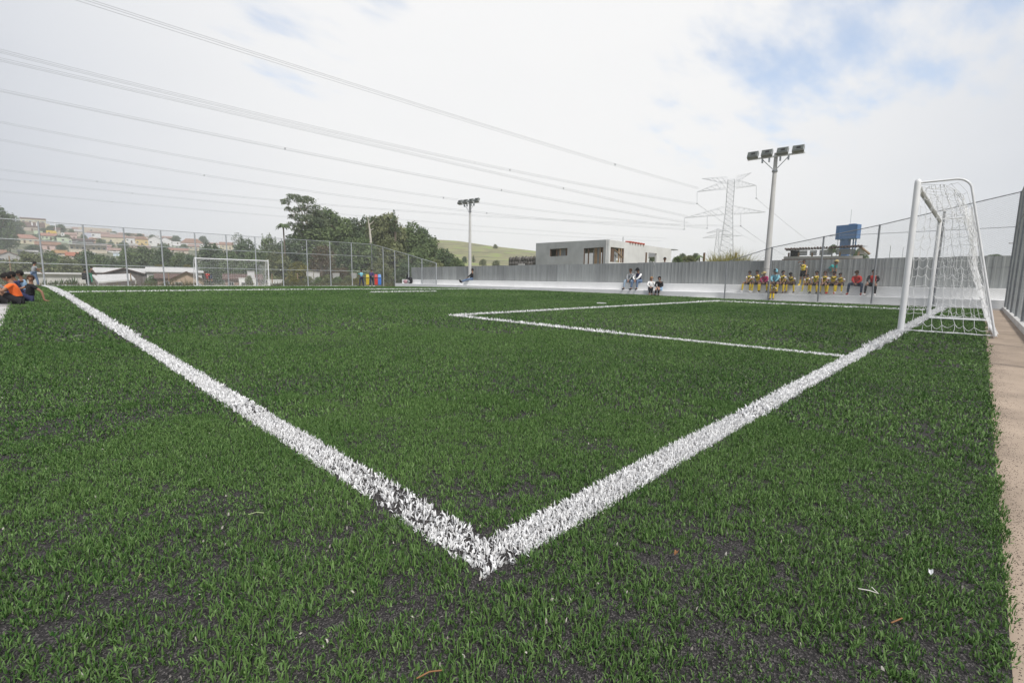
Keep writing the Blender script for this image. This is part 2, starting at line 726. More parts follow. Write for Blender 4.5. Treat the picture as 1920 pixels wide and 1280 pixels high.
def in_lines(x, y, grow=0.0):
    k = np.zeros(len(x), bool)
    for nm, lb, p0, p1, w in LINES:
        u, v, L = strip_dist(x, y, p0, p1)
        k |= (u > -grow) & (u < L + grow) & (np.abs(v) < w * K / 2 + grow)
    k |= np.hypot(x - SPOT[0], y - SPOT[1]) < SPOT[2] + grow
    return k


def blades(x, y, hgt, wid, seg, spread, seed, tuft=1):
    """expand tuft positions to blade meshes: returns V, F, tint"""
    r = np.random.default_rng(seed)
    n = len(x) * tuft
    x = np.repeat(x, tuft)
    y = np.repeat(y, tuft)
    hgt = np.repeat(hgt, tuft) * r.uniform(.62, 1.2, n)
    yaw = r.uniform(0, 2 * np.pi, n)
    off = spread * np.sqrt(r.random(n))
    bx, by = x + np.cos(yaw) * off, y + np.sin(yaw) * off
    bz = zg(bx, by) - .002
    lean = np.abs(r.normal(.62, .42, n))
    ly = yaw + r.normal(0, .9, n)
    lx_, ly_ = np.cos(ly), np.sin(ly)
    wy = r.uniform(0, 2 * np.pi, n)
    wx_, wy_ = np.cos(wy), np.sin(wy)
    w = wid * r.uniform(.55, 1.5, n)
    t0 = np.clip(r.normal(.46, .26, n), 0, 1)
    if seg == 2:
        k1 = hgt * .6
        V = np.empty((n, 5, 3))
        s1 = np.sin(lean * .6)
        c1 = np.cos(lean * .6)
        s2 = np.sin(lean * 1.7)
        c2 = np.cos(np.minimum(lean * 1.7, 1.75))
        mx, my, mz = bx + lx_ * s1 * k1, by + ly_ * s1 * k1, bz + c1 * k1
        tx, ty, tz = mx + lx_ * s2 * hgt * .45, my + ly_ * s2 * hgt * .45, mz + c2 * hgt * .45
        for i, (cx, cy, cz, ww) in enumerate(((bx, by, bz, 1), (mx, my, mz, .85))):
            V[:, 2 * i, 0], V[:, 2 * i, 1], V[:, 2 * i, 2] = cx - wx_ * w * ww / 2, cy - wy_ * w * ww / 2, cz
            V[:, 2 * i + 1, 0], V[:, 2 * i + 1, 1], V[:, 2 * i + 1, 2] = cx + wx_ * w * ww / 2, cy + wy_ * w * ww / 2, cz
        V[:, 4, 0], V[:, 4, 1], V[:, 4, 2] = tx, ty, tz
        b = np.arange(n)[:, None] * 5
        F = [b + np.array([0, 1, 3, 2]), b + np.array([2, 3, 4])]
        nv = 5
    else:
        V = np.empty((n, 3, 3))
        s1, c1 = np.sin(lean), np.cos(lean)
        V[:, 0, 0], V[:, 0, 1], V[:, 0, 2] = bx - wx_ * w / 2, by - wy_ * w / 2, bz
        V[:, 1, 0], V[:, 1, 1], V[:, 1, 2] = bx + wx_ * w / 2, by + wy_ * w / 2, bz
        V[:, 2, 0], V[:, 2, 1], V[:, 2, 2] = bx + lx_ * s1 * hgt, by + ly_ * s1 * hgt, bz + c1 * hgt
        b = np.arange(n)[:, None] * 3
        F = [b + np.array([0, 1, 2])]
        nv = 3
    return V.reshape(-1, 3), F, np.repeat(t0, nv)


RINGS = [  # r0, r1, spacing, tuft blades, height, width, segments, spread
    (.35, 2.9, .0113, 5, .0195, .0027, 2, .0075),
    (2.9, 7.0, .0225, 4, .0235, .0053, 2, .016),
    (7.0, 19., .064, 5, .034, .017, 1, .042),
    (19., 90., .15, 6, .040, .042, 1, .10),
]


def ring_points(r0, r1, sp, seed, x0=XL, x1=None, y0=YN, y1=YF):
    r = np.random.default_rng(seed)
    cx, cy = CAM[0], CAM[1]
    r1_, r1 = r1, r1 * 1.35
    xs = np.arange(max(x0 - .04, cx - r1), min(24.0, cx + r1), sp)
    ys = np.arange(max(y0 - .05, cy - r1), min(y1, cy + r1), sp)
    r1 = r1_
    X, Y = np.meshgrid(xs, ys)
    X, Y = X.ravel(), Y.ravel()
    X = X + r.uniform(-.5, .5, len(X)) * sp
    Y = Y + r.uniform(-.5, .5, len(Y)) * sp
    d = np.hypot(X - cx, Y - cy)
    az = np.arctan2(X - cx + 1.0, Y - cy + 1.0) - _ya
    de = d * (1 + .30 * (fnoise(X, Y, 15, 2.3) - .5) + .22 * (fnoise(X, Y, 16, 9.) - .5))
    k = (de >= r0) & (de < r1) & (np.abs(az) < math.radians(60)) & (X < bench_x(Y) - .02) & (X > x0 - .035 * fnoise(Y, Y, 7, 9.)) & (Y > y0 - .022 * fnoise(X, Y * 0, 6, 11.)) & (Y < y1)
    return X[k], Y[k], d[k]


def sparse(X, Y):
    """patches where the crumb shows between thin tufts"""
    n = fnoise(X, Y, 3, 1.1) * .25 + fnoise(X, Y, 4, 4.2) * .30 + fnoise(X, Y, 5, 13.) * .45
    return n


def make_turf():
    Vs, Fs4, Fs3, Ts = [], [], [], []
    nv = 0
    for i, (r0, r1, sp, tuft, h, w, seg, spread) in enumerate(RINGS):
        X, Y, d = ring_points(r0, r1, sp, 20 + i)
        k = ~in_lines(X, Y, .002 if i < 2 else .035)
        X, Y, d = X[k], Y[k], d[k]
        n = sparse(X, Y)
        r = np.random.default_rng(50 + i)
        thin = np.clip((n - .47) / .15, 0, 1) * (.04 + .96 * np.clip((4.0 - d) / 2.6, .0, 1))
        # trampled crumb round the near corner
        near = np.exp(-((X - .1) ** 2 + (Y + .05) ** 2) / .35)
        fine = .26 * np.clip((2.6 - d) / 1.2, 0, 1) * (fnoise(X, Y, 17, 40.) > .42)
        keep = r.random(len(X)) > fine + (1 - np.clip(1 - np.minimum(Y - YN, X - XL) / .07, 0, 1)) * np.clip(.05 + thin * .36 + near * .06, 0, .86) * np.clip((9 - d) / 4, 0, 1)
        X, Y, n = X[keep], Y[keep], n[keep]
        hh = h * (1.12 - .55 * np.clip((n - .4) / .3, 0, 1))
        edge = np.clip(1 - np.minimum(Y - YN, X - XL) / .06, 0, 1)
        hh = hh * (1 + .05 * edge)
        V, F, T = blades(X, Y, hh, w, seg, spread, 80 + i, tuft)
        big = fnoise(V[:, 0], V[:, 1], 9, .35) * .6 + fnoise(V[:, 0], V[:, 1], 10, 1.7) * .4
        T = np.clip(T + (big - .5) * .55, 0, 1)
        Vs.append(V)
        Ts.append(T)
        for f in F:
            (Fs4 if f.shape[1] == 4 else Fs3).append(f + nv)
        nv += len(V)
    m = blade_mat('turf_blade', (.026, .082, .014), (.168, .270, .086), .5, .22, .18)
    tag(np_mesh('artificial_grass', np.concatenate(Vs), [np.concatenate(Fs4), np.concatenate(Fs3)], tint=np.concatenate(Ts), m=m),
        'green artificial turf blades over the pitch', kind='stuff')


make_turf()

M_line = blade_mat('white_turf_blade', (.62, .61, .60), (.88, .88, .88), .5, .3, .06)
M_line_base = mat('white_line_backing', (.36, .36, .35), .9, .5, 90, detail=2)


def make_lines():
    for li, (nm, lb, p0, p1, wd) in enumerate(LINES):
        a, b = np.array(p0) * K, np.array(p1) * K
        L = np.hypot(*(b - a))
        d = (b - a) / L
        nrm = np.array([-d[1], d[0]])
        w = wd * K
        Vs, F4, F3, Ts = [], [], [], []
        nv = 0
        for i, (r0, r1, sp, tuft, h, wb, seg, spread) in enumerate(RINGS):
            r = np.random.default_rng(200 + li * 10 + i)
            sp2 = sp * (.92 if i < 2 else .8)
            nu = max(int(L / sp2), 1)
            nw = max(int(round(w / sp2)), 3)
            U, Wd = np.meshgrid((np.arange(nu) + .5) / nu * L, ((np.arange(nw) + .5) / nw - .5) * w)
            U, Wd = U.ravel(), Wd.ravel()
            X0 = a[0] + d[0] * U
            Y0 = a[1] + d[1] * U
            dist = np.hypot(X0 - CAM[0], Y0 - CAM[1])
            k = (dist >= r0) & (dist < r1)
            U, Wd, dist = U[k], Wd[k], dist[k]
            if not len(U):
                continue
            U = U + r.uniform(-.5, .5, len(U)) * sp2
            Wd = Wd + r.uniform(-.5, .5, len(U)) * w / nw + .012 * (fnoise(U, U * 0, 30 + li, 3.) - .5)
            X = a[0] + d[0] * U + nrm[0] * Wd
            Y = a[1] + d[1] * U + nrm[1] * Wd
            drop = np.zeros(len(U))
            if li == 0:       # crumb lies over the near part of the touchline
                nn = fnoise(X, Y, 61, 9.) * .4 + fnoise(X, Y, 62, 26.) * .6
                drop = np.clip((1.75 - dist) / .3, 0, 1) * 0 + np.exp(-((Y - .42) / .38) ** 2) * np.clip((nn - .22) / .3, .2, 1) * .86
                drop = np.maximum(drop * .85, .50 * np.clip((3.4 - dist) / 1.7, 0, 1))
            if li == 1:
                drop = .12 * np.clip((2.0 - dist) / 1.0, 0, 1) + 0 * U
            kk = r.random(len(U)) > drop
            X, Y = X[kk], Y[kk]
            V, F, T = blades(X, Y, np.full(len(X), h * ((1.0 if li == 0 else 1.12) if i == 0 else (1.1 if i == 1 else 1.45))), wb * (1.75 if i < 2 else 1.5), seg, spread * .9, 300 + li * 10 + i, (4 if i == 0 else tuft))
            Vs.append(V)
            Ts.append(T)
            for f in F:
                (F4 if f.shape[1] == 4 else F3).append(f + nv)
            nv += len(V)
        # backing strip under the fibres, starting where the crumb ends
        st = 2.2 if li < 2 else 0.0
        n = max(int((L - st) / .6), 2)
        us = np.linspace(st, L, n + 1)
        strip = np.array([[*(a + d * u + nrm * s * w * .46), 0] for u in us for s in (-1, 1)])
        strip[:, 2] = zg(strip[:, 0], strip[:, 1]) + .003
        sf = np.array([(2 * i, 2 * i + 2, 2 * i + 3, 2 * i + 1) for i in range(n)])[:, ::-1]
        T = np.concatenate(Ts + [np.full(len(strip), .5)])
        kinds = [sf + nv]
        allF4 = np.concatenate(F4 + kinds)
        Fl = [allF4] + ([np.concatenate(F3)] if F3 else [])
        km = np.zeros(len(allF4) + (len(Fl[1]) if len(Fl) > 1 else 0), int)
        km[len(allF4) - n:len(allF4)] = 1
        tag(np_mesh(nm, np.concatenate(Vs + [strip]), Fl, tint=T, m=[M_line, M_line_base], kmat=km), lb, kind='structure')
    # penalty spot
    r = np.random.default_rng(999)
    n = 900
    a = r.uniform(0, 2 * np.pi, n)
    q = np.sqrt(r.random(n)) * SPOT[2]
    V, F, T = blades(SPOT[0] + np.cos(a) * q, SPOT[1] + np.sin(a) * q, np.full(n, .034), .016, 1, .01, 998, 3)
    tag(np_mesh('penalty_spot', V, F, tint=T, m=M_line), 'white penalty spot in front of the near goal', kind='structure')


make_lines()

# ------------------------------------------------------------------ bench wall and metal sheet fence
def bench_dir():
    a = np.array([bench_x(0), 0]); b = np.array([bench_x(30), 30])
    d = (b - a) / np.hypot(*(b - a))
    return d


BD = bench_dir()                          # along the bench (towards far end)
BN = np.array([BD[1], -BD[0]])            # away from the pitch
BANG = math.atan2(BD[1], BD[0])


def on_bench(x, off=0.0, y=530):
    """plan point on the bench line (offset away from the pitch) seen at column x"""
    d = ray(x, y)[:2]
    o = np.array([bench_x(0), 0]) + BN * off
    # CAM + d*t = o + BD*s
    A = np.array([[d[0], -BD[0]], [d[1], -BD[1]]])
    t, s = np.linalg.solve(A, o - CAM[:2])
    return o + BD * s


STEP1, STEP2, SHEET_TOP = .285 * K, .635 * K, 1.66 * K
TREAD, SEAT = .42, .60


def bench_prism(mb, s0, s1, off0, off1, z0, z1):
    o = np.array([bench_x(0), 0])
    P = []
    for z in (z0, z1):
        for s, f in ((s0, off0), (s1, off0), (s1, off1), (s0, off1)):
            q = o + BD * s + BN * f
            P.append((q[0], q[1], z))
    mb.raw(P, [(0, 1, 2, 3), (7, 6, 5, 4), (1, 0, 4, 5), (2, 1, 5, 6), (3, 2, 6, 7), (0, 3, 7, 4)])


def make_bench():
    sA = -1.75 * K
    s_low = float((on_bench(741) - np.array([bench_x(0), 0])) @ BD)
    s_up = float((on_bench(754, TREAD) - np.array([bench_x(0), 0])) @ BD)
    root = empty('spectator_bench', (bench_x(15), 15, 0), 0, 'long stepped white wall bench running along the pitch below the metal fence', 'bench')
    inv = -Vector(root.location)
    for nm, a in (('lower_step', (sA, s_low, 0, TREAD + .3, -.3, STEP1)), ('upper_step', (sA, s_up, TREAD, TREAD + SEAT, STEP1 - .05, STEP2))):
        mb = MB()
        bench_prism(mb, *a)
        o = mb.build(nm, M_bench, root)
        o.location = inv
        bv = o.modifiers.new('bevel', 'BEVEL')
        bv.width = .012
        bv.segments = 2
    # metal sheets
    o0 = np.array([bench_x(0), 0]) + BN * (TREAD + SEAT + .03)
    s_end = float((on_bench(771, TREAD + SEAT) - np.array([bench_x(0), 0])) @ BD)
    fr = empty('metal_sheet_fence', (o0[0], o0[1], 0), BANG, 'grey corrugated metal sheet fence standing behind the white bench', 'fence')
    W = 1.02
    n = int(round((s_end - sA + 1.5) / W))
    V, F = [], []
    prof = []
    ribs = 5
    for k in range(ribs):
        u = k * W / ribs
        w = W / ribs
        prof += [(u, 0), (u + w * .52, 0), (u + w * .62, -.009), (u + w * .88, -.009), (u + w * .98, 0)]
    prof.append((W, 0))
    zb, zt = STEP2 - .14, SHEET_TOP
    for z in (zb, zt):
        for u, d in prof:
            V.append((u, -d, z))
    m = len(prof)
    for i in range(m - 1):
        F.append((i, i + 1, m + i + 1, m + i))
    me = bpy.data.meshes.new('metal_sheet')
    me.from_pydata(V, [], F)
    ms = mat('sheet_metal', (.275, .285, .28), .55, .17, 1.6, metal=.15, objvar=.16, streak=(3, 3, .35), spec=.4)
    me.materials.append(ms)
    for i in range(n):
        o = bpy.data.objects.new('metal_sheet', me)
        col.objects.link(o)
        o.parent = fr
        o.location = (s_end - (i + 1) * W + random.uniform(-.004, .004), random.uniform(-.01, .01) - .002 * (i % 2), random.uniform(-.008, .012))
        o.rotation_euler = (random.uniform(-.004, .004), 0, 0)
    mb = MB()
    for z in (STEP2 + .25, zt - .2):
        mb.box(((s_end + s_end - n * W) / 2, -.09, z), (n * W, .05, .08))
    mb.build('rail', M_galv, fr)


make_bench()


# ------------------------------------------------------------------ chain link fences
def chain_mesh(name, L, H, top=None, p=.066, r=.0021, m=None):
    """woven zigzag wires in the local XZ plane; top(u) gives a sloping upper edge"""
    nw = int(L / p)
    ns = int(H / (p / 2))
    i, j = np.meshgrid(np.arange(nw), np.arange(ns), indexing='ij')
    i, j = i.ravel(), j.ravel()
    sgn = np.where((i + j) % 2 == 0, 1, -1)
    u0 = (i + .5) * p + sgn * p / 2
    u1 = (i + .5) * p - sgn * p / 2
    z0, z1 = j * p / 2, (j + 1) * p / 2
    if top is not None:
        k = z1 < np.interp((u0 + u1) / 2, [0, L], top)
        u0, u1, z0, z1 = u0[k], u1[k], z0[k], z1[k]
    n = len(u0)
    A = np.stack([u0, np.zeros(n), z0], -1)
    B = np.stack([u1, np.zeros(n), z1], -1)
    d = B - A
    d /= np.linalg.norm(d, axis=1)[:, None]
    nx = np.stack([-d[:, 2], np.zeros(n), d[:, 0]], -1)
    ny = np.tile([0, 1.0, 0], (n, 1))
    V = np.empty((n, 6, 3))
    for k in range(3):
        a = 2 * math.pi * k / 3
        off = (nx * math.cos(a) + ny * math.sin(a)) * r
        V[:, k] = A + off
        V[:, 3 + k] = B + off
    b = np.arange(n)[:, None] * 6
    F = np.concatenate([b + np.array([k, (k + 1) % 3, 3 + (k + 1) % 3, 3 + k]) for k in range(3)])
    me_o = np_mesh(name, V.reshape(-1, 3), [F], m=m or M_wire)
    me = me_o.data
    bpy.data.objects.remove(me_o)
    return me


def fence_run(name, label, pts, heights, rails, post_r=.032, m_post=None, rail_r=.017, wires=(), p=.066, group=None):
    """pts: plan points of the posts; heights: post tops above ground"""
    m_post = m_post or M_galv
    base = pts[0]
    root = empty(name, (base[0], base[1], 0), 0, label, 'fence', group)
    cache = {}
    loc0 = np.array([base[0], base[1], 0])
    for i, q in enumerate(pts):
        z = float(zg(q[0], q[1])) - .05
        MB().tube([(q[0] - base[0], q[1] - base[1], z), (q[0] - base[0], q[1] - base[1], z + heights[i] + .05)], post_r, 8).build('fence_post', m_post, root)
        if i == len(pts) - 1:
            break
        q2 = pts[i + 1]
        d = np.array(q2) - np.array(q)
        L = float(np.hypot(*d))
        d = d / L
        h0, h1 = heights[i], heights[i + 1]
        key = (round(L, 2), round(h0, 2), round(h1, 2))
        if key not in cache:
            cache[key] = chain_mesh('wire_mesh', L, max(h0, h1), None if abs(h0 - h1) < .02 else (h0, h1), p)
        o = link_mesh('wire_mesh', cache[key], root)
        z1 = float(zg(q2[0], q2[1]))
        o.matrix_local = Matrix.Translation((q[0] - base[0], q[1] - base[1], z + .06)) @ Matrix.Rotation(math.atan2(d[1], d[0]), 4, 'Z')
        A = np.array([q[0] - base[0], q[1] - base[1], z + .05])
        B = np.array([q2[0] - base[0], q2[1] - base[1], z1])
        MB().tube([A + (0, 0, h0 - .02), B + (0, 0, h1 - .02)], rail_r, 6).build('top_rail', m_post, root)
        for zr in rails:
            if zr < min(h0, h1) - .05:
                MB().tube([A + (0, 0, zr), B + (0, 0, zr)], rail_r, 6).build('rail', m_post, root)
        for zr in wires:
            if zr < max(h0, h1) - .05:
                aa, bb = A + (0, 0, min(zr, h0)), B + (0, 0, min(zr, h1))
                MB().tube([aa, bb], .009, 5).build('tension_wire', m_post, root)
    return root


yF = 43.0 * K
xs_far = [(-4.2 + 2.147 * i) * K for i in range(14)]
fence_run('chain_link_fence', 'tall chain link fence on grey posts across the far end of the pitch', [(x, yF) for x in xs_far],
          [4.12 * K] * 14, [1.42 * K, 2.88 * K], post_r=.05, rail_r=.026)
xc = xs_far[-1]
# sloping end piece at the far corner
q0, q1 = np.array([xc, yF]), np.array([21.05 * K, 27.2 * K])
pts, hs = [(xc, yF)], [4.12 * K]
for px_, py_ in ((718, 463), (740, 470), (766, 477), (791, 485), (818, 493)):
    d = ray(px_, py_)[:2]
    e = (q1 - q0)
    t, s = np.linalg.solve(np.array([[d[0], -e[0]], [d[1], -e[1]]]), q0 - CAM[:2])
    q = q0 + e * s
    zt = CAM[2] + ray(px_, py_)[2] * t
    pts.append((q[0], q[1]))
    hs.append(float(zt - zg(q[0], q[1])))
fence_run('chain_link_fence', 'chain link fence stepping down from the far right corner to the white bench', pts, hs, [], post_r=.05, rail_r=.026, wires=(2.8 * K,))
# sloping end piece at the near end of the bench
pts, hs = [], []
for px_, py_ in ((1363, 490), (1448, 463), (1545, 443), (1650, 421), (1772, 392), (1917, 358)):
    q = on_bench(px_, -.12, py_)
    t = (q[0] - CAM[0]) / ray(px_, py_)[0]
    pts.append((q[0], q[1]))
    hs.append(float(CAM[2] + ray(px_, py_)[2] * t - zg(q[0], q[1])))
fence_run('chain_link_fence', 'chain link fence climbing from the white bench towards the near goal', pts, hs, [], post_r=.034, m_post=M_galv_dark,
          wires=(1.27 * K, 2.45 * K), p=.06)
pts2 = [pts[-1]] + [(pts[-1][0] - 2.3 * (i + 1), pts[-1][1] - .004 * i) for i in range(7)]
fence_run('chain_link_fence', 'tall chain link fence behind the sandy path at the right edge', pts2, [hs[-1]] * 8, [2.5 * K], post_r=.04, m_post=M_galv_dark, p=.06)
# kerb under the right fence and in front of the bench
mb = MB()
mb.box(((pts2[0][0] + pts2[-1][0]) / 2, pts2[0][1] - .02, .03), (pts2[0][0] - pts2[-1][0] + .3, .16, .12))
tag(mb.build('kerb', M_conc_light), 'pale concrete kerb under the right chain link fence', kind='structure')
mb = MB()
bench_prism(mb, -1.7 * K, 26 * K, -.22, -.004, -.2, .035)
tag(mb.build('kerb', M_conc_light), 'pale concrete kerb at the foot of the white bench', kind='structure')


# ------------------------------------------------------------------ goals
def make_goal():
    XA, XB, H = 8.40 * K, 13.59 * K, 2.2 * K
    root = empty('football_goal', (XA, 0, 0), 0, 'white football goal with sagging net standing on the near goal line', 'goal')
    W = XB - XA
    R = .044
    for x in (0, W):
        o = MB().tube([(x, 0, -.03), (x, 0, H - R * 1.2), (x, 0, H - R * .5), (x, 0, H)], [R, R, R * .97, R * .7], 18).build('post', M_white_paint, root)
    MB().tube([(R * .6, 0, H - .09), (W - R * .6, 0, H - .09)], .042, 16).build('crossbar', M_white_paint, root)
    yb, ye, zt = -.50 * K, -1.0 * K, H - .05
    # bent rear stanchions
    prof = [(0, 0, zt)]
    prof += [(0, -.40 * K, zt)]
    for k in range(1, 8):
        a = k / 8 * math.radians(82)
        prof.append((0, -.40 * K - math.sin(a) * .20, zt - (1 - math.cos(a)) * .20))
    prof += [(0, ye, .02)]
    for x in (0, W):
        MB().tube([(x, b, c) for a, b, c in prof], .016, 10).build('stanchion', M_white_paint, root)
    MB().tube([(-.0, ye, .03), (W, ye, .03)], .02, 8).build('ground_bar', M_white_paint, root)
    for off in (.0, .12):
        MB().tube([(W - 1.25 - off, -.1, .03), (W - 1.25 - off, ye + .02, .03)], .018, 8).build('ground_bar', M_white_paint, root)

    # back profile as function of v (0 at crossbar .. 1 at ground)
    bp = [Vector((0, -.03, H - .08)), Vector((0, -.42 * K, H - .12)), Vector((0, -.56 * K, H - .30)), Vector((0, -.72 * K, 1.3 * K)), Vector((0, -.93 * K, .25)), Vector((0, -1.0 * K, .03))]
    lens = [0]
    for a, b in zip(bp, bp[1:]):
        lens.append(lens[-1] + (b - a).length)

    def prof_at(s):
        s = min(max(s, 0), lens[-1])
        for k in range(len(bp) - 1):
            if s <= lens[k + 1]:
                f = (s - lens[k]) / (lens[k + 1] - lens[k])
                return bp[k].lerp(bp[k + 1], f)
        return bp[-1]
    rnd = random.Random(5)
    mb = MB()
    cord = .0030
    g = .15
    nv, nu = int(lens[-1] / g), int(W / g)
    P = {}
    for i in range(nu + 1):
        for j in range(nv + 1):
            q = prof_at(lens[-1] * j / nv)
            sag = .09 * math.sin(math.pi * j / nv)
            P[i, j] = Vector((W * i / nu + rnd.uniform(-.025, .025), q.y + sag * .8 + rnd.uniform(-.02, .02), q.z - sag * .5 + rnd.uniform(-.03, .01) * (0 < j < nv)))

    def cordseg(a, b, sagz, n=3):
        pts = [a.lerp(b, t / n) + Vector((0, 0, -sagz * math.sin(math.pi * t / n))) for t in range(n + 1)]
        mb.tube(pts, cord, 3, smooth=False, caps=False)
    for i in range(nu + 1):
        for j in range(nv + 1):
            if i < nu:
                cordseg(P[i, j], P[i + 1, j], .035 * rnd.uniform(.5, 1.5) if j > 1 else .02)
            if j < nv:
                cordseg(P[i, j], P[i, j + 1], .0, 1)
    # sides
    for sx, x0 in ((-1, 0.0), (1, W)):
        Q = {}
        nz, ny = 15, 8
        for j in range(nz + 1):
            z = (H - .12) * (1 - j / nz)
            # depth of the side at this height
            yy = ye + .02
            for a, b in zip(bp, bp[1:]):
                if min(a.z, b.z) <= z <= max(a.z, b.z):
                    f = (z - a.z) / (b.z - a.z) if abs(b.z - a.z) > 1e-6 else 0
                    yy = a.y + (b.y - a.y) * f
            for k in range(ny + 1):
                y = -.05 + (yy + .05) * k / ny
                inward = .10 * math.sin(math.pi * k / ny) * math.sin(math.pi * min(1, j / nz * 1.1))
                pull = .45 * max(0, (j - nz + 3) / 3) * (1 if sx > 0 else 0)
                Q[k, j] = Vector((x0 - sx * (inward + pull) + rnd.uniform(-.02, .02), y + .05 * (j / nz) * (k < ny) * (k > 0) + rnd.uniform(-.02, .02), max(.02, z + rnd.uniform(-.03, .02))))
        for j in range(nz + 1):
            for k in range(ny + 1):
                if k < ny and j < nz:
                    a, b = Q[k, j], Q[k + 1, j]
                    low = min(a.z, b.z)
                    s = min(.042 * rnd.uniform(.2, 1.7), max(low - .02, 0))
                    pts = [a.lerp(b, t / 6) + Vector((0, 0, -s * math.sin(math.pi * t / 6))) for t in range(7)]
                    mb.tube(pts, cord, 4, smooth=False, caps=False)
                if j < nz:
                    pts = [Q[k, j], Q[k, j].lerp(Q[k, j + 1], .5) + Vector((rnd.uniform(-.01, .01), rnd.uniform(-.015, .015), 0)), Q[k, j + 1]]
                    mb.tube(pts, cord, 4, smooth=False, caps=False)
        # bunched hem on the ground
        for q in range(5):
            x1 = x0 - sx * (.02 + (.45 if sx > 0 else 0))
            pts = [(x1 + rnd.uniform(-.03, .03), -.06 + (ye + .04) * t / 22, .025 + rnd.uniform(-.008, .014)) for t in range(23)]
            mb.tube(pts, cord * 1.15, 4, smooth=False, caps=False)
    # slack cloth of net gathered along the rear edge
    for q in range(26):
        f = q / 26
        x1 = .03 + f * .6
        pts = []
        for t in range(15):
            s = lens[-1] * (.30 + .70 * t / 14)
            p = prof_at(s)
            w = (t / 14)
            pts.append(Vector((x1 + rnd.uniform(-.03, .03), p.y + .30 * (1 - abs(2 * w - .9)) * (.4 + .6 * f) * .5 + rnd.uniform(-.03, .03), p.z + rnd.uniform(-.03, .03))))
        mb.tube(pts, cord * .9, 3, smooth=False, caps=False)
    mb.build('net', M_rope, root)
    return root


goal = make_goal()
far_goal = copy_tree(goal)
far_goal.location = (13.59 * K, 42.0 * K, float(zg(11 * K, 42 * K)))
far_goal.rotation_euler = (0, 0, math.pi)
far_goal['label'] = 'white football goal with net at the far end before the chain link fence'
for o in (goal, far_goal):
    o['group'] = 'football goals'


# ------------------------------------------------------------------ floodlight poles
def flood_pole(px_, ptop, label, first=None):
    q = on_bench(px_, TREAD + SEAT - .16, 520)
    D = depth((q[0], q[1], 1))
    rr_ = ray(px_, ptop)
    top = CAM[2] + rr_[2] * math.hypot(*(q - CAM[:2])) / math.hypot(rr_[0], rr_[1])
    H = float(top) - STEP2 + .02
    root = empty('floodlight_pole', (q[0], q[1], STEP2 - .02), BANG - math.pi / 2 + math.radians(2), label, 'floodlight', 'floodlight poles on the bench')
    # local -x faces away? local x along bench-normal; lamps on a bar across the view
    MB().tube([(0, 0, 0), (0, 0, H)], [.14, .075], 14).build('pole', M_conc_light, root)
    bar_z = H - .16
    d = Matrix.Rotation(math.radians(-84), 3, 'Z')
    ax = d @ Vector((1, 0, 0))            # along the bar
    nrm = d @ Vector((0, 1, 0))
    Lh = 1.14
    MB().box((nrm * -.10) + Vector((0, 0, bar_z)), (Lh * 2, .07, .06), rot=d).build('cross_arm', M_white_paint, root)
    for s in (-1, 1):
        MB().tube([ax * s * .55 + nrm * -.1 + Vector((0, 0, bar_z - .04)), nrm * -.06 + Vector((0, 0, bar_z - .62))], .018, 6).build('brace', M_galv, root)
    MB().tube([(0, 0, bar_z - .66), (0, 0, bar_z - .58)], .118, 12).build('clamp', M_galv_dark, root)
    for s in (-.52, -.24, .20, .52):
        MB().box(ax * s + nrm * -.1 + Vector((0, 0, bar_z - .13)), (.06, .1, .17), rot=d).build('ballast_box', M_galv, root)
    mlamp = mat('lamp_housing', (.30, .31, .30), .5, .1, 5, metal=.3)
    mlens = mat('lamp_lens', (.10, .11, .10), .25, .2, 12, spec=.5)
    for s in (-.92, -.34, .28, .88):
        tilt = d @ Matrix.Rotation(math.radians(-32), 3, 'X')
        c = ax * s + nrm * -.16 + Vector((0, 0, bar_z + .17))
        lo = MB().box(c, (.45, .15, .30), rot=tilt).build('lamp', mlamp, root)
        f = MB()
        f.box(c + tilt @ Vector((0, -.085, 0)), (.40, .02, .25), rot=tilt)
        f.build('lens', mlens, lo)
        f = MB()
        f.box(c + tilt @ Vector((.02, -.10, .0)), (.16, .02, .10), rot=tilt)
        f.build('lamp_bulb', M_dark, lo)
    return root


flood_pole(1436.5, 289, 'tall concrete floodlight pole behind the seated yellow kit children')
flood_pole(881, 378, 'distant floodlight pole above the man sitting alone on the bench')


# ------------------------------------------------------------------ pylons and power lines
def lattice(mb, quads, r):
    """quads: list of 4-corner rings; legs plus X braces"""
    for a, b in zip(quads, quads[1:]):
        for k in range(4):
            k2 = (k + 1) % 4
            mb.tube([a[k], b[k]], r, 4, smooth=False, caps=False)
            mb.tube([a[k], b[k2]], r * .6, 3, smooth=False, caps=False)
            mb.tube([a[k2], b[k]], r * .6, 3, smooth=False, caps=False)
            mb.tube([b[k], b[k2]], r * .6, 3, smooth=False, caps=False)


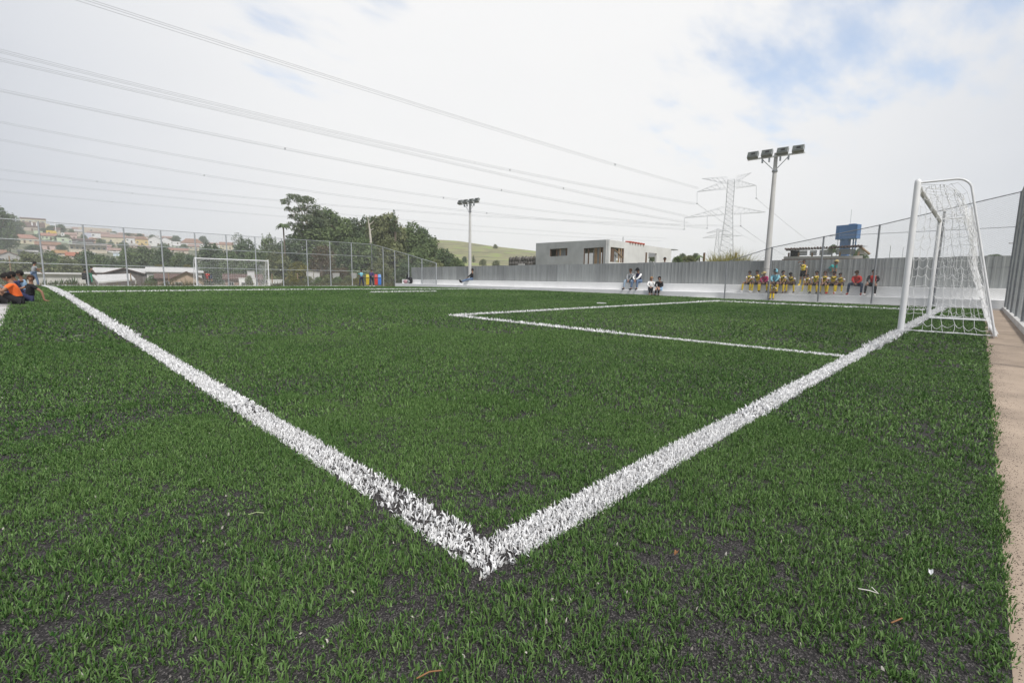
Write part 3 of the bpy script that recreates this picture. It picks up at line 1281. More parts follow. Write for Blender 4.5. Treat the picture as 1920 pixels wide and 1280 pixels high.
def pylon(px_, D, label, rows, arms, peak, insul, r):
    rows = [w for a, b in zip(rows, rows[1:]) for w in (a, ((a[0] + b[0]) / 2, (a[1] + b[1]) / 2))] + [rows[-1]]
    c0 = at(px_, 525, D)
    base_z = -2.0
    m = mat('pylon_steel', (.42, .43, .45), .6, .1, .5, metal=.2)
    root = empty('electricity_pylon', (c0[0], c0[1], base_z), 0, label, 'pylon')
    o = np.array([c0[0], c0[1], base_z])
    rt = np.array([RT[0], RT[1], 0]) / np.hypot(RT[0], RT[1])
    fw = np.array([FW[0], FW[1], 0]) / np.hypot(FW[0], FW[1])
    e1 = rt * .88 - fw * .47              # along the arms
    e2 = rt * .47 + fw * .88
    quads = []
    for y, w in rows:
        z = CAM[2] + ray(px_, y)[2] * D - base_z
        h = w / 2 / FPX * D / 1.33
        quads.append([Vector(e1 * sx * h + e2 * sy * h + np.array([0, 0, z])) for sx, sy in ((-1, -1), (1, -1), (1, 1), (-1, 1))])
    mb = MB()
    lattice(mb, quads, r)
    mb.build('tower', m, root)
    for (yb, yt, wb, tips) in arms:
        mb = MB()
        zb = CAM[2] + ray(px_, yb)[2] * D - base_z
        zt = CAM[2] + ray(px_, yt)[2] * D - base_z
        h = wb / 2 / FPX * D
        for s, (tx, ty) in zip((-1, 1), tips):
            Dt = D * (1 + (.035 if s < 0 else -.035))
            tip = Vector(at(tx, ty, Dt) - o)
            A = [Vector(e1 * s * h + e2 * q * h + np.array([0, 0, z])) for z in (zb, zt) for q in (-1, 1)]
            prev = None
            n = 7
            for k in range(n):
                f = k / (n - 1)
                cur = [a.lerp(tip, f) for a in A]
                if prev:
                    for q in range(4):
                        mb.tube([prev[q], cur[q]], r * .75, 3, smooth=False, caps=False)
                    mb.tube([prev[0], cur[2]], r * .5, 3, smooth=False, caps=False)
                    mb.tube([prev[1], cur[3]], r * .5, 3, smooth=False, caps=False)
                    mb.tube([prev[0], cur[1]], r * .5, 3, smooth=False, caps=False)
                    mb.tube([cur[0], cur[2]], r * .5, 3, smooth=False, caps=False)
                prev = cur
        mb.build('cross_arm', m, root)
    if peak:
        yb, wb, tips = peak
        zb = CAM[2] + ray(px_, yb)[2] * D - base_z
        h = wb / 2 / FPX * D
        for s, (tx, ty) in zip((-1, 1), tips):
            mb = MB()
            Dt = D * (1 + (.03 if s < 0 else -.03))
            tip = Vector(at(tx, ty, Dt) - o)
            A = [Vector(e1 * s * h + e2 * q * h + np.array([0, 0, zb + dz])) for dz in (-1.2, .6) for q in (-1, 1)]
            prev = None
            for k in range(6):
                cur = [a.lerp(tip, k / 5) for a in A]
                if prev:
                    for q in range(4):
                        mb.tube([prev[q], cur[q]], r * .65, 3, smooth=False, caps=False)
                    mb.tube([prev[0], cur[2]], r * .5, 3, smooth=False, caps=False)
                    mb.tube([prev[1], cur[3]], r * .5, 3, smooth=False, caps=False)
                prev = cur
            mb.build('earth_wire_arm', m, root)
    for (x, y0, y1, Dt) in insul:
        a, b = Vector(at(x, y0, Dt) - o), Vector(at(x, y1, Dt) - o)
        mb = MB()
        mb.tube([a, b], r * .9, 5)
        mb.box(b, (r * 9, r * 9, r * 2.5))
        mb.build('insulator', M_galv_dark, root)


pylon(1358, 150, 'large lattice electricity pylon rising behind the yellow grass', [(505, 37), (480, 32), (460, 28), (440, 24), (420, 20), (403, 17), (390, 16), (372, 16), (355, 16), (342, 15)],
      [(357, 343, 16, ((1307, 360), (1419, 348))), (404, 390, 16, ((1283, 409), (1436, 398)))],
      (341, 14, ((1316, 335), (1409, 324))),
      [(1307, 360, 382, 155.2), (1418, 349, 372, 144.8), (1283, 409, 430, 155.2), (1326, 406, 428, 153.5), (1389, 402, 424, 147.5)], .05)
pylon(1340, 420, 'small faint pylon far behind the large one', [(500, 14), (470, 10), (446, 6), (430, 5)],
      [(446, 441, 6, ((1317, 446), (1392, 442))), (436, 432, 5, ((1325, 437), (1362, 433)))], None, [], .12)

WIRES = [  # left/top point, middle, right end, depth left, depth right, strands, label
    ((160, 0), (500, 108), (1310, 353), 57, 155, 3, 'topmost power line bundle crossing the sky to the upper pylon arm'),
    ((0, 95), (480, 213), (1305, 382), 78, 155, 3, 'second power line bundle, upper of the close pair'),
    ((0, 111), (500, 226), (1290, 406), 80, 155, 3, 'third power line bundle, lower of the close pair'),
    ((0, 169), (500, 272), (1290, 417), 94, 155, 3, 'fourth power line bundle sagging above the floodlight'),
    ((0, 229), (500, 320), (1326, 428), 112, 154, 2, 'fifth power line pair passing just over the far floodlight'),
    ((0, 262), (500, 347), (1283, 430), 122, 155, 2, 'sixth power line pair meeting the lower pylon arm'),
    ((0, 318), (265, 350), (1389, 424), 150, 165, 2, 'power line with a spacer above the hillside houses'),
    ((0, 336), (280, 366), (1250, 447), 165, 330, 2, 'thin power line between two others above the hillside'),
    ((0, 359), (250, 382), (1240, 452), 180, 330, 2, 'lowest power line over the village and the wood'),
]
M_cable = mat('cable', (.34, .35, .37), .6, .05, 1)


def power_line(pl, pm, pr, dl, dr, strands, label, spacers=(.35,), over=.35):
    A, B = at(*pl, dl), at(*pr, dr)
    # middle point: ray meets the vertical plane through A and B
    d = ray(*pm)
    e = B[:2] - A[:2]
    t, s = np.linalg.solve(np.array([[d[0], -e[0]], [d[1], -e[1]]]), A[:2] - CAM[:2])
    zm = CAM[2] + d[2] * t
    # parabola z(s) through s=0, s, 1
    M = np.array([[0, 0, 1], [s * s, s, 1], [1, 1, 1.0]])
    co = np.linalg.solve(M, [A[2], zm, B[2]])
    root = empty('power_line', tuple(B), 0, label, 'power line', 'power lines across the sky')
    side = np.array([-e[1], e[0]]) / np.hypot(*e)
    for k in range(strands):
        pts = []
        dz = (.42 * (k % 2) - .2) * (1 if strands > 1 else 0)
        dy = (k - (strands - 1) / 2) * .42
        n = 40
        for i in range(n + 1):
            q = -over + (1 + over) * i / n
            p = A[:2] + e * q + side * dy
            z = co[0] * q * q + co[1] * q + co[2] + dz
            pts.append((p[0] - B[0], p[1] - B[1], z - B[2]))
        MB().tube(pts, (.019 + .00006 * dl), 4, smooth=False, caps=False).build('cable', M_cable, root)
    for q in spacers:
        p = A[:2] + e * q
        z = co[0] * q * q + co[1] * q + co[2]
        MB().box((p[0] - B[0], p[1] - B[1], z - B[2]), (.16, .16, .45)).build('spacer', M_galv_dark, root)


for w, sp in zip(WIRES, ((.70,), (.58,), (.70,), (.62, .30), (.55,), (.66, .25), (.12,), (.11,), (.10,))):
    power_line(*w, spacers=sp)
power_line((1418, 372), (1480, 424), (1560, 478), 145, 330, 2, 'power line running down to the right of the pylon', (), 0)
power_line((1389, 424), (1440, 460), (1500, 492), 147, 330, 2, 'low power line leaving the right lower pylon arm', (), 0)
power_line((1307, 382), (1350, 413), (1420, 455), 155, 420, 2, 'faint power line passing behind the pylon tower', (), 0)


# ------------------------------------------------------------------ unfinished building, rubble wall, shed, tank
def plan_uv(px_, py_, p0, p1):
    d = ray(px_, py_)
    e = np.array(p1) - np.array(p0)
    t, s = np.linalg.solve(np.array([[d[0], -e[0]], [d[1], -e[1]]]), np.array(p0) - CAM[:2])
    return s * np.hypot(*e), CAM[2] + d[2] * t


def wall_open(p0, p1, z0, z1, z1b, thick, holes):
    """wall from p0 to p1 (plan), top z1 -> z1b, rectangular holes (u0,u1,v0,v1); returns MB in world coords"""
    mb = MB()
    e = np.array(p1) - np.array(p0)
    L = float(np.hypot(*e))
    e = e / L
    n = np.array([-e[1], e[0]])
    us = sorted({0.0, L, *[h[0] for h in holes], *[h[1] for h in holes]})

    def blk(u0, u1, v0, v1a, v1b):
        P = []
        for f in (0, thick):
            for u, v in ((u0, v0), (u1, v0), (u1, v1b), (u0, v1a)):
                q = np.array(p0) + e * u + n * f
                P.append((q[0], q[1], v))
        mb.raw(P, [(3, 2, 1, 0), (4, 5, 6, 7), (0, 1, 5, 4), (1, 2, 6, 5), (2, 3, 7, 6), (3, 0, 4, 7)])
    top = lambda u: z1 + (z1b - z1) * u / L
    for u0, u1 in zip(us, us[1:]):
        um = (u0 + u1) / 2
        hs_ = [h for h in holes if h[0] < um < h[1]]
        if not hs_:
            blk(u0, u1, z0, top(u0), top(u1))
        else:
            h = hs_[0]
            if h[2] > z0 + .01:
                blk(u0, u1, z0, h[2], h[2])
            blk(u0, u1, h[3], top(u0), top(u1))
    return mb


def make_building():
    C0 = at(1140, 449, 38.0)
    Lp = at(1005, 456, 45.2)
    Rp = at(1259, 467, 46.7)
    z0 = -.5
    root = empty('unfinished_building', (C0[0], C0[1], z0), 0, 'unfinished flat concrete building with open window holes behind the metal fence', 'building')
    inv = -Vector(root.location)

    def part(mb, nm, m, par=None):
        o = mb.build(nm, m, par or root)
        if par is None:
            o.location = inv
        return o
    p0, p1 = Lp[:2], C0[:2]
    holes = []
    for (a, b, ya, yb) in ((1031, 1064, 480, 466), (1094.5, 1131.5, 496, 464.5)):
        u0, v1 = plan_uv(a, yb, p0, p1)
        u1, v1b = plan_uv(b, yb, p0, p1)
        _, v0 = plan_uv((a + b) / 2, ya, p0, p1)
        holes.append((u0, u1, v0, (v1 + v1b) / 2))
    wl = part(wall_open(p0, p1, z0, Lp[2], C0[2], -.18 * -1, holes), 'wall', M_render_shaded)
    e = (p1 - p0) / np.hypot(*(p1 - p0))
    n = np.array([-e[1], e[0]])

    def filler(h, p, e, n, specs):
        for (f0, f1, dep, m, nm) in specs:
            u = h[0] + (h[1] - h[0]) * (f0 + f1) / 2
            w = (h[1] - h[0]) * (f1 - f0)
            q = np.array(p) + e * u + n * dep
            mb = MB()
            mb.box((q[0], q[1], (h[2] + h[3]) / 2), (w, .05, h[3] - h[2] - .03), rz=math.atan2(e[1], e[0]))
            part(mb, nm, m)
    mpan = paint('pale_board', (.42, .42, .40))
    mpan2 = paint('grey_board', (.26, .27, .27))
    filler(holes[0], p0, e, n, ((0, .05, .05, M_wood_dark, 'window_post'), (.36, .40, .05, M_wood_dark, 'window_post'), (.55, .60, .05, M_wood, 'window_post'),
                                (.60, .86, .30, mpan2, 'window_panel'), (.86, 1.0, .12, M_wood_dark, 'window_post'), (.04, .36, .9, M_render_lit, 'window_panel'), (.40, .56, .5, mpan, 'window_panel')))
    filler(holes[1], p0, e, n, ((0, .04, .05, M_wood_dark, 'door_post'), (.22, .27, .05, M_wood_dark, 'door_post'), (.27, .52, .55, mpan, 'door_board'),
                                (.52, .64, .12, M_wood, 'door_board'), (.66, .78, .18, mpan2, 'door_board'), (.78, .84, .1, M_wood, 'door_board'), (.93, 1.0, .05, M_wood_dark, 'door_post'),
                                (.04, .22, 1.2, M_render_lit, 'door_board')))
    q0, q1 = C0[:2] + (Rp[:2] - C0[:2]) * .0006, Rp[:2]
    holes2 = []
    for (a, b, ya, yb) in ((1145, 1170.5, 492, 464.5), (1216, 1231.5, 496, 474.5)):
        u0, v1 = plan_uv(a, yb, q0, q1)
        u1, v1b = plan_uv(b, yb, q0, q1)
        _, v0 = plan_uv((a + b) / 2, ya, q0, q1)
        holes2.append((u0, u1, v0, (v1 + v1b) / 2))
    part(wall_open(q0, q1, z0, C0[2], Rp[2], .18, holes2), 'wall', M_render_lit)
    e2 = (q1 - q0) / np.hypot(*(q1 - q0))
    n2 = np.array([-e2[1], e2[0]])
    filler(holes2[0], q0, e2, n2, ((0, .06, .05, M_wood_dark, 'door_post'), (.14, .34, .12, M_wood_dark, 'door_post'), (.40, .62, .25, mpan2, 'door_board'), (.62, .72, .08, M_wood, 'door_post'),
                                   (.78, .86, .05, M_wood, 'door_post'), (.93, 1, .05, M_wood_dark, 'door_post')))
    for (pa, pb) in (((holes2[0][0] + .7, .15), (holes2[0][1] - .1, 1.2)),):
        mb = MB()
        A = q0 + e2 * pa[0] + n2 * .02
        B = q0 + e2 * pb[0] + n2 * .02
        mb.tube([(A[0], A[1], holes2[0][3] - .2), (B[0], B[1], holes2[0][2] + .4)], .05, 5)
        part(mb, 'prop', M_wood)
    filler(holes2[1], q0, e2, n2, ((-.35, -.22, -.03, M_wood_dark, 'door_post'),))
    # back walls and roof
    Bp = Lp[:2] + (Rp[:2] - C0[:2])
    # opening in the back wall so the sky shows through the right hand hole
    part(wall_open(Rp[:2], Bp, z0, Rp[2], Rp[2], .18, [(.3, 8.0, .8, 3.3)]), 'wall', M_render_lit)
    part(wall_open(Bp, Lp[:2], z0, Rp[2], Lp[2], .18, []), 'wall', M_render_shaded)
    mb = MB()
    zr = min(Rp[2], Lp[2]) - .35
    c = [Lp[:2], C0[:2], C0[:2] + (Rp[:2] - C0[:2]) * .62, Lp[:2] + (Rp[:2] - C0[:2]) * .62]
    ctr = sum(c) / 4
    c = [ctr + (q - ctr) * .965 for q in c]
    mb.raw([(q[0], q[1], zr) for q in c] + [(q[0], q[1], zr + .15) for q in c], [(3, 2, 1, 0), (4, 5, 6, 7), (0, 1, 5, 4), (1, 2, 6, 5), (2, 3, 7, 6), (3, 0, 4, 7)])
    part(mb, 'roof_slab', M_concrete)
    # row of red tiles on the right wall
    for k in range(6):
        x = 1181 + k * 5
        u, z = plan_uv(x, 456.5 + k * .6, q0, q1)
        q = q0 + e2 * u + n2 * .1
        mb = MB()
        a = Vector((*e2, 0)) * .1
        mb.tube([Vector((q[0], q[1], 0)) + Vector((0, 0, C0[2] + (Rp[2] - C0[2]) * u / np.hypot(*(q1 - q0)) + .05)) + Vector((*(-n2 * .22), 0)),
                 Vector((q[0], q[1], 0)) + Vector((0, 0, C0[2] + (Rp[2] - C0[2]) * u / np.hypot(*(q1 - q0)) + .09)) + Vector((*(n2 * .3), 0))], .085, 8)
        part(mb, 'roof_tile', paint('red_tile', (.40, .10, .07)))
    # thin eaves board past the right corner and a rod on the roof
    mb = MB()
    q = q1 + e2 * .45
    mb.box((q[0], q[1], Rp[2] - .04), (1.1, .5, .06), rz=math.atan2(e2[1], e2[0]))
    part(mb, 'eaves_board', M_galv_dark)
    u, z = plan_uv(1170, 452, q0, q1)
    q = q0 + e2 * u + n2 * .1
    MBq = MB().tube([(q[0], q[1], z - .4), (q[0], q[1], z + .35)], .03, 5)
    part(MBq, 'rod', M_galv_dark)


make_building()


def make_rubble_wall():
    A, B = at(953, 500, 50), at(1005, 500, 47)
    zt0 = float(at(953, 482, 50)[2])
    zt1 = float(at(1005, 481, 47)[2])
    root = empty('stone_wall', (A[0], A[1], -.4), 0, 'low dark rubble stone wall left of the unfinished building', 'wall')
    e = (B - A)[:2]
    L = float(np.hypot(*e))
    e = e / L
    n = np.array([-e[1], e[0]])
    ang = math.atan2(e[1], e[0])
    m = mat('rubble_stone', (.155, .145, .135), .95, .3, 3, bump=.3, objvar=.3)
    mb = MB()
    q = (B - A)[:2] / 2 + n * .2
    mb.box((q[0], q[1], (zt0 + .4) / 2 - .03), (L, .3, zt0 + .3), rz=ang)
    mb.build('mortar_core', mat('mortar', (.12, .115, .11), .95, .2, 4), root)
    # a few shared stone shapes
    shapes = []
    for k in range(5):
        s = MB().ball((0, 0, 0), 1, nu=7, nv=4, sc=(1, .8, 1))
        me = bpy.data.meshes.new('stone')
        rr = random.Random(k)
        me.from_pydata([(a * rr.uniform(.8, 1.15), b * rr.uniform(.8, 1.1), c * rr.uniform(.8, 1.15)) for a, b, c in s.v], [], s.f)
        me.materials.append(m)
        shapes.append(me)
    rr = random.Random(3)
    h = zt0 + .4
    rows = 8
    for j in range(rows):
        u = rr.uniform(0, .2)
        while u < L:
            w = rr.uniform(.28, .5)
            if (j > 3):
                o = bpy.data.objects.new('stone', rr.choice(shapes))
                col.objects.link(o)
                o.parent = root
                q = e * (u + w / 2) + n * .04
                o.location = (q[0], q[1], h * (j + .5) / rows + rr.uniform(-.03, .03))
                o.scale = (w / 2, .16, h / rows * .56)
                o.rotation_euler = (0, rr.uniform(-.12, .12), ang)
            u += w
    mb = MB()
    q = e * (L * .52) - n * .1
    mb.box((q[0], q[1], float(at(979, 496.2, 48)[2]) + .4), (.5 * L * .42, .1, .2), rz=ang)
    mb.build('white_board', M_roof_white, root)


make_rubble_wall()


def frame_axes(p):
    """unit vectors right / away for a spot seen from the camera, in plan"""
    d = (np.asarray(p)[:2] - CAM[:2])
    d = d / np.hypot(*d)
    return np.array([d[1], -d[0]]), d


def make_shed():
    D = 40
    A = at(1478, 489, D)
    r, f = frame_axes(at(1540, 489, D))
    ang = math.atan2(r[1], r[0])
    s = D / FPX
    root = empty('open_shed', (*A[:2], 0), ang, 'open timber shed with ragged tiled roof and pale sheets beside the water tank', 'shed')
    z = lambda y: float(at(1540, y, D)[2])
    W = 118 * s
    for u in (0, 16, 37, 52, 79, 106):
        MB().box((u * s, 0, z(482) / 2 + .1), (.13, .13, z(470) - .1), 0).build('post', M_wood_dark if u == 0 else M_wood, root)
    MB().box((W / 2 - .3, 0, z(484.5)), (W * 1.02, .16, .22)).build('base_beam', M_concrete, root)
    MB().box((W / 2 - .3, -.09, z(484.5) - 1.0), (W * 1.06, .1, 1.8)).build('low_wall', M_wood_dark, root)
    mb = MB()
    mb.raw([(-.3, -.5, z(468.5)), (W * .93, -.5, z(465.5)), (W * 1.04, 2.4, z(465.5) + .16), (-.3, 2.4, z(468.5) + .10)], [(0, 1, 2, 3)])
    mb.raw([(-.3, -.5, z(468.5) - .09), (W * .93, -.5, z(465.5) - .09), (W * 1.04, 2.4, z(465.5) + .07), (-.3, 2.4, z(468.5) + .01)], [(3, 2, 1, 0)])
    rf = mb.build('roof', M_tile_dark, root)
    mt = bpy.data.meshes.new('roof_tile')
    t = MB().tube([(0, 0, 0), (0, 2.9, .13)], .075, 6)
    mt.from_pydata(t.v, [], t.f)
    mt.materials.append(M_tile_dark)
    nt_ = 26
    for k in range(nt_):
        o = bpy.data.objects.new('roof_tile', mt)
        col.objects.link(o)
        o.parent = rf
        g = k / (nt_ - 1)
        o.location = (-.25 + (W * .93 + .2) * g, -.56 + random.uniform(-.05, .05), z(468.5) + (z(465.5) - z(468.5)) * g + random.uniform(-.02, .03))
    ms = paint('blue_grey_sheet', (.38, .41, .45))
    for (a, b, ya, yb) in ((16, 29, 471, 480), (33, 44, 471, 480), (48, 68, 470.5, 480), (73, 101, 469.5, 479)):
        n = 3
        for k in range(n):
            y0, y1 = ya + (yb - ya) * k / n, ya + (yb - ya) * (k + 1) / n
            MB().box(((a + b) / 2 * s, .32 + .02 * k, (z(y0) + z(y1)) / 2), ((b - a) * s, .03, abs(z(y0) - z(y1)) - .015)).build('wall_sheet', ms, root)
    MB().box((8 * s, 1.6, z(476)), (15 * s, .1, abs(z(470) - z(484)))).build('back_wall', M_dark, root)
    MB().raw([(105 * s, .1, z(479)), (118 * s, .1, z(480)), (106 * s, .1, z(467.5))], [(0, 1, 2)]).raw([(105 * s, .2, z(479)), (118 * s, .2, z(480)), (106 * s, .2, z(467.5))], [(2, 1, 0)]).build('gable_panel', M_roof_white, root)
    MB().tube([(107 * s, .0, z(466)), (122 * s, .0, z(480))], .09, 5).build('rafter', M_wood, root)


make_shed()


def make_tank():
    D = 62
    s = D / FPX
    c = at(1589, 448, D)
    r, f = frame_axes(c)
    ang = math.atan2(r[1], r[0]) + math.radians(-24)
    root = empty('water_tank', (*c[:2], 0), ang, 'blue box water tank on a blue tower behind the open shed', 'water tank')
    z = lambda y: float(at(1589, y, D)[2])
    m = mat('tank_blue', (.085, .17, .34), .6, .12, 1.2, bump=.05)
    ml = mat('tank_blue_frame', (.10, .20, .38), .6, .1, 1.2)
    zt, zb = z(422.5), z(448.5)
    w = 36 * s
    box = MB().box((0, 0, (zt + zb) / 2), (w, 14 * s, zt - zb)).build('tank', m, root)
    for u in (-.31, .48):
        MB().box((u * w, -7 * s - .02, (zt + zb) / 2), (.05, .04, zt - zb)).build('seam', ml, box)
    MB().box((.18 * w, 0, zt + .06), (w * .3, 7 * s, .12)).build('hatch', ml, box)
    MB().box((-3 * s, 0, zb / 2), (14 * s, 10 * s, zb - .002)).build('tower_shaft', m, root)
    for u in (9, 13):
        MB().box((u * s, 3 * s, zb / 2), (1.6 * s, 2 * s, zb - .002)).build('tower_column', ml, root)
    for k in range(7):
        MB().box((11 * s, 3 * s, zb * (k + .5) / 7), (3 * s, .05, .05)).build('ladder_rung', M_galv_dark, root)
    MB().tube([(2 * s, 0, zt), (2 * s, 0, z(394))], .022, 5).build('antenna_mast', M_galv, root)
    MB().tube([(-16 * s, 0, 0), (-16 * s, 0, zb)], .03, 5).build('pipe', M_galv, root)


make_tank()


def thin_pole(name, x, y0, y1, D, r, label, cat, m, arm=None):
    b = at(x, y1, D)
    z1 = float(at(x, y0, D)[2])
    root = empty(name, (b[0], b[1], 0), math.atan2(*frame_axes(b)[0][::-1]), label, cat)
    MB().tube([(0, 0, 0), (0, 0, z1)], [r, r * .8], 7).build('pole', m, root)
    if arm:
        for (zy, w) in arm:
            z = float(at(x, zy, D)[2])
            MB().box((0, -.08, z), (w, .08, .08)).build('cross_arm', M_wood_dark, root)
    return root


thin_pole('utility_pole', 1905, 453, 490, 55, .17, 'dark wooden utility pole at the right edge behind the fence', 'pole', M_wood_dark, ((456, 1.6),))
thin_pole('thin_mast', 1667, 461, 488, 45, .035, 'thin grey mast behind the metal fence between shed and goal', 'mast', M_galv)
thin_pole('thin_mast', 1691, 464, 488, 45, .022, 'thinnest mast just left of the near goal post', 'mast', M_galv)
thin_pole('wooden_post', 1378.5, 474, 492, 33, .11, 'short wooden post in the yellow grass under the pylon', 'post', M_wood)
thin_pole('broken_post', 1319.5, 474, 492, 36, .10, 'dark leaning stump among the bushes right of the building', 'post', M_wood_dark)


# ------------------------------------------------------------------ litter bins
def make_bin(px_, D, c, label, hood):
    b = at(px_, 536, D)
    zgr = float(zg(b[0], b[1]))
    root = empty('litter_bin', (b[0], b[1], zgr), math.atan2(*frame_axes(b)[0][::-1]), label, 'litter bin', 'coloured litter bins at the far corner')
    m = paint('bin_' + label.split()[0], c, .5)
    s = D / FPX
    zt = (536 - 513) * s
    w = 5.4 * s
    MB().box((0, 0, zt * .42), (w, w * .8, zt * .56), taper=1.12).build('body', m, root)
    mb = MB()
    mb.box((0, .1 * w, zt * .86), (w * 1.15, w * .95, zt * .25), taper=.7)
    mb.build('hood', paint('bin_lid_' + label.split()[0], hood, .5), root)
    MB().box((0, -w * .1, zt * .715), (w * 1.05, w * .82, zt * .04)).build('slot', M_dark, root)
    MB().tube([(w * .45, w * .5, 0), (w * .45, w * .5, zt * .95)], .03, 6).build('post', M_galv_dark, root)


make_bin(689.5, 46.5, (.50, .38, .03), 'yellow litter bin between the two people at the far corner', (.62, .52, .08))
make_bin(705.5, 46.5, (.55, .05, .04), 'red litter bin right of the person in dark clothes', (.60, .10, .10))
make_bin(712.0, 46.8, (.06, .20, .60), 'blue litter bin, rightmost of the three at the far corner', (.20, .38, .75))

# ------------------------------------------------------------------ trees and plants
def leaf_mat(name, lo, hi):
    return blade_mat(name, lo, hi, .7, .15, .32)


LEAF = {
    'dark': leaf_mat('leaf_dark', (.055, .088, .046), (.190, .250, .125)),
    'mid': leaf_mat('leaf_mid', (.072, .112, .048), (.245, .310, .140)),
    'olive': leaf_mat('leaf_olive', (.100, .118, .055), (.300, .320, .160)),
    'pale': leaf_mat('leaf_pale', (.095, .125, .074), (.255, .300, .175)),
    'brown': leaf_mat('leaf_brown', (.085, .065, .040), (.200, .155, .095)),
    'yellow': leaf_mat('leaf_yellow', (.110, .115, .030), (.300, .270, .070)),
}
M_bark = mat('bark', (.16, .13, .10), .95, .3, 3, bump=.3)
M_bark_pale = mat('bark_pale', (.42, .38, .32), .9, .25, 3, bump=.2)


def leaf_cloud(lobes, per_m2, size, seed, flat=0.0):
    """leaf sized quads spread through ellipsoid lobes (cx,cy,cz,rx,ry,rz)"""
    r = np.random.default_rng(seed)
    Vs, Ts = [], []
    for li, (cx, cy, cz, rx, ry, rz) in enumerate(lobes):
        area = 4 * math.pi * ((rx * ry) ** 1.6 / 3 + (rx * rz) ** 1.6 / 3 + (ry * rz) ** 1.6 / 3) ** (1 / 1.6)
        n = max(int(area * per_m2), 12)
        d = r.normal(size=(n, 3))
        d /= np.linalg.norm(d, axis=1)[:, None]
        d[:, 2] = np.where(d[:, 2] < -.55, -d[:, 2], d[:, 2])
        rad = np.clip(1 - np.abs(r.normal(0, .24, n)), .2, 1.0) * (1 + .16 * r.normal(size=n) * (r.random(n) < .3))
        # lumpy surface
        lump = 1 + .16 * np.sin(d[:, 0] * 5 + li * 1.7) * np.cos(d[:, 1] * 4.3 + li) + .10 * np.sin(d[:, 2] * 7 + li * 2.1)
        P = d * (rad * lump)[:, None] * np.array([rx, ry, rz]) + np.array([cx, cy, cz])
        nrm = d + r.normal(0, .7, (n, 3))
        nrm[:, 2] += .35
        nrm /= np.linalg.norm(nrm, axis=1)[:, None]
        a = np.cross(nrm, r.normal(size=(n, 3)))
        a /= np.linalg.norm(a, axis=1)[:, None] + 1e-9
        b = np.cross(nrm, a)
        s = size * r.uniform(.6, 1.35, n)[:, None]
        droop = np.array([0, 0, -flat])
        V = np.stack([P - a * s * .5, P - b * s * .28 + nrm * s * .08, P + a * s * .5 + droop * s, P + b * s * .28 + nrm * s * .08], 1)
        Vs.append(V.reshape(-1, 3))
        tone = r.normal(0, .13)
        Ts.append(np.repeat(np.clip(r.normal(.45, .2, n) + tone, 0, 1), 4))
    V = np.concatenate(Vs)
    F = (np.arange(len(V) // 4)[:, None] * 4 + np.array([0, 1, 2, 3]))
    return V, F, np.concatenate(Ts)


def mesh_only(o):
    me = o.data
    bpy.data.objects.remove(o)
    return me


def proto_crown(seed, w, h, nl, per, size, kind):
    """meshes of a tree whose crown fills width w, height h; crown bottom at z=0"""
    r = random.Random(seed)
    lobes = []
    if kind == 'cone':
        for k in range(nl):
            f = (k + .5) / nl
            q = w / 2 * (1 - f * .85)
            a = r.uniform(0, 6.28)
            lobes.append((math.cos(a) * q * .25, math.sin(a) * q * .25, h * f, q * .8, q * .8, h / nl * .9))
    else:
        lobes.append((0, 0, h * .45, w * .30, w * .30, h * .36))
        for k in range(nl):
            a = 2.4 * k + r.uniform(-.4, .4)
            f = (k + .5) / nl
            zz = h * (.16 + .68 * f)
            q = w * .5 * math.sqrt(max(.05, 1 - (abs(f - .38) * 1.45) ** 2))
            lr = w * r.uniform(.15, .24)
            q = max(q - lr * .8, 0) * r.uniform(.75, 1.1)
            lobes.append((math.cos(a) * q, math.sin(a) * q, zz, lr, lr, lr * r.uniform(.7, 1.0) * h / w * 1.0))
    return lobes


CROWNS = {}


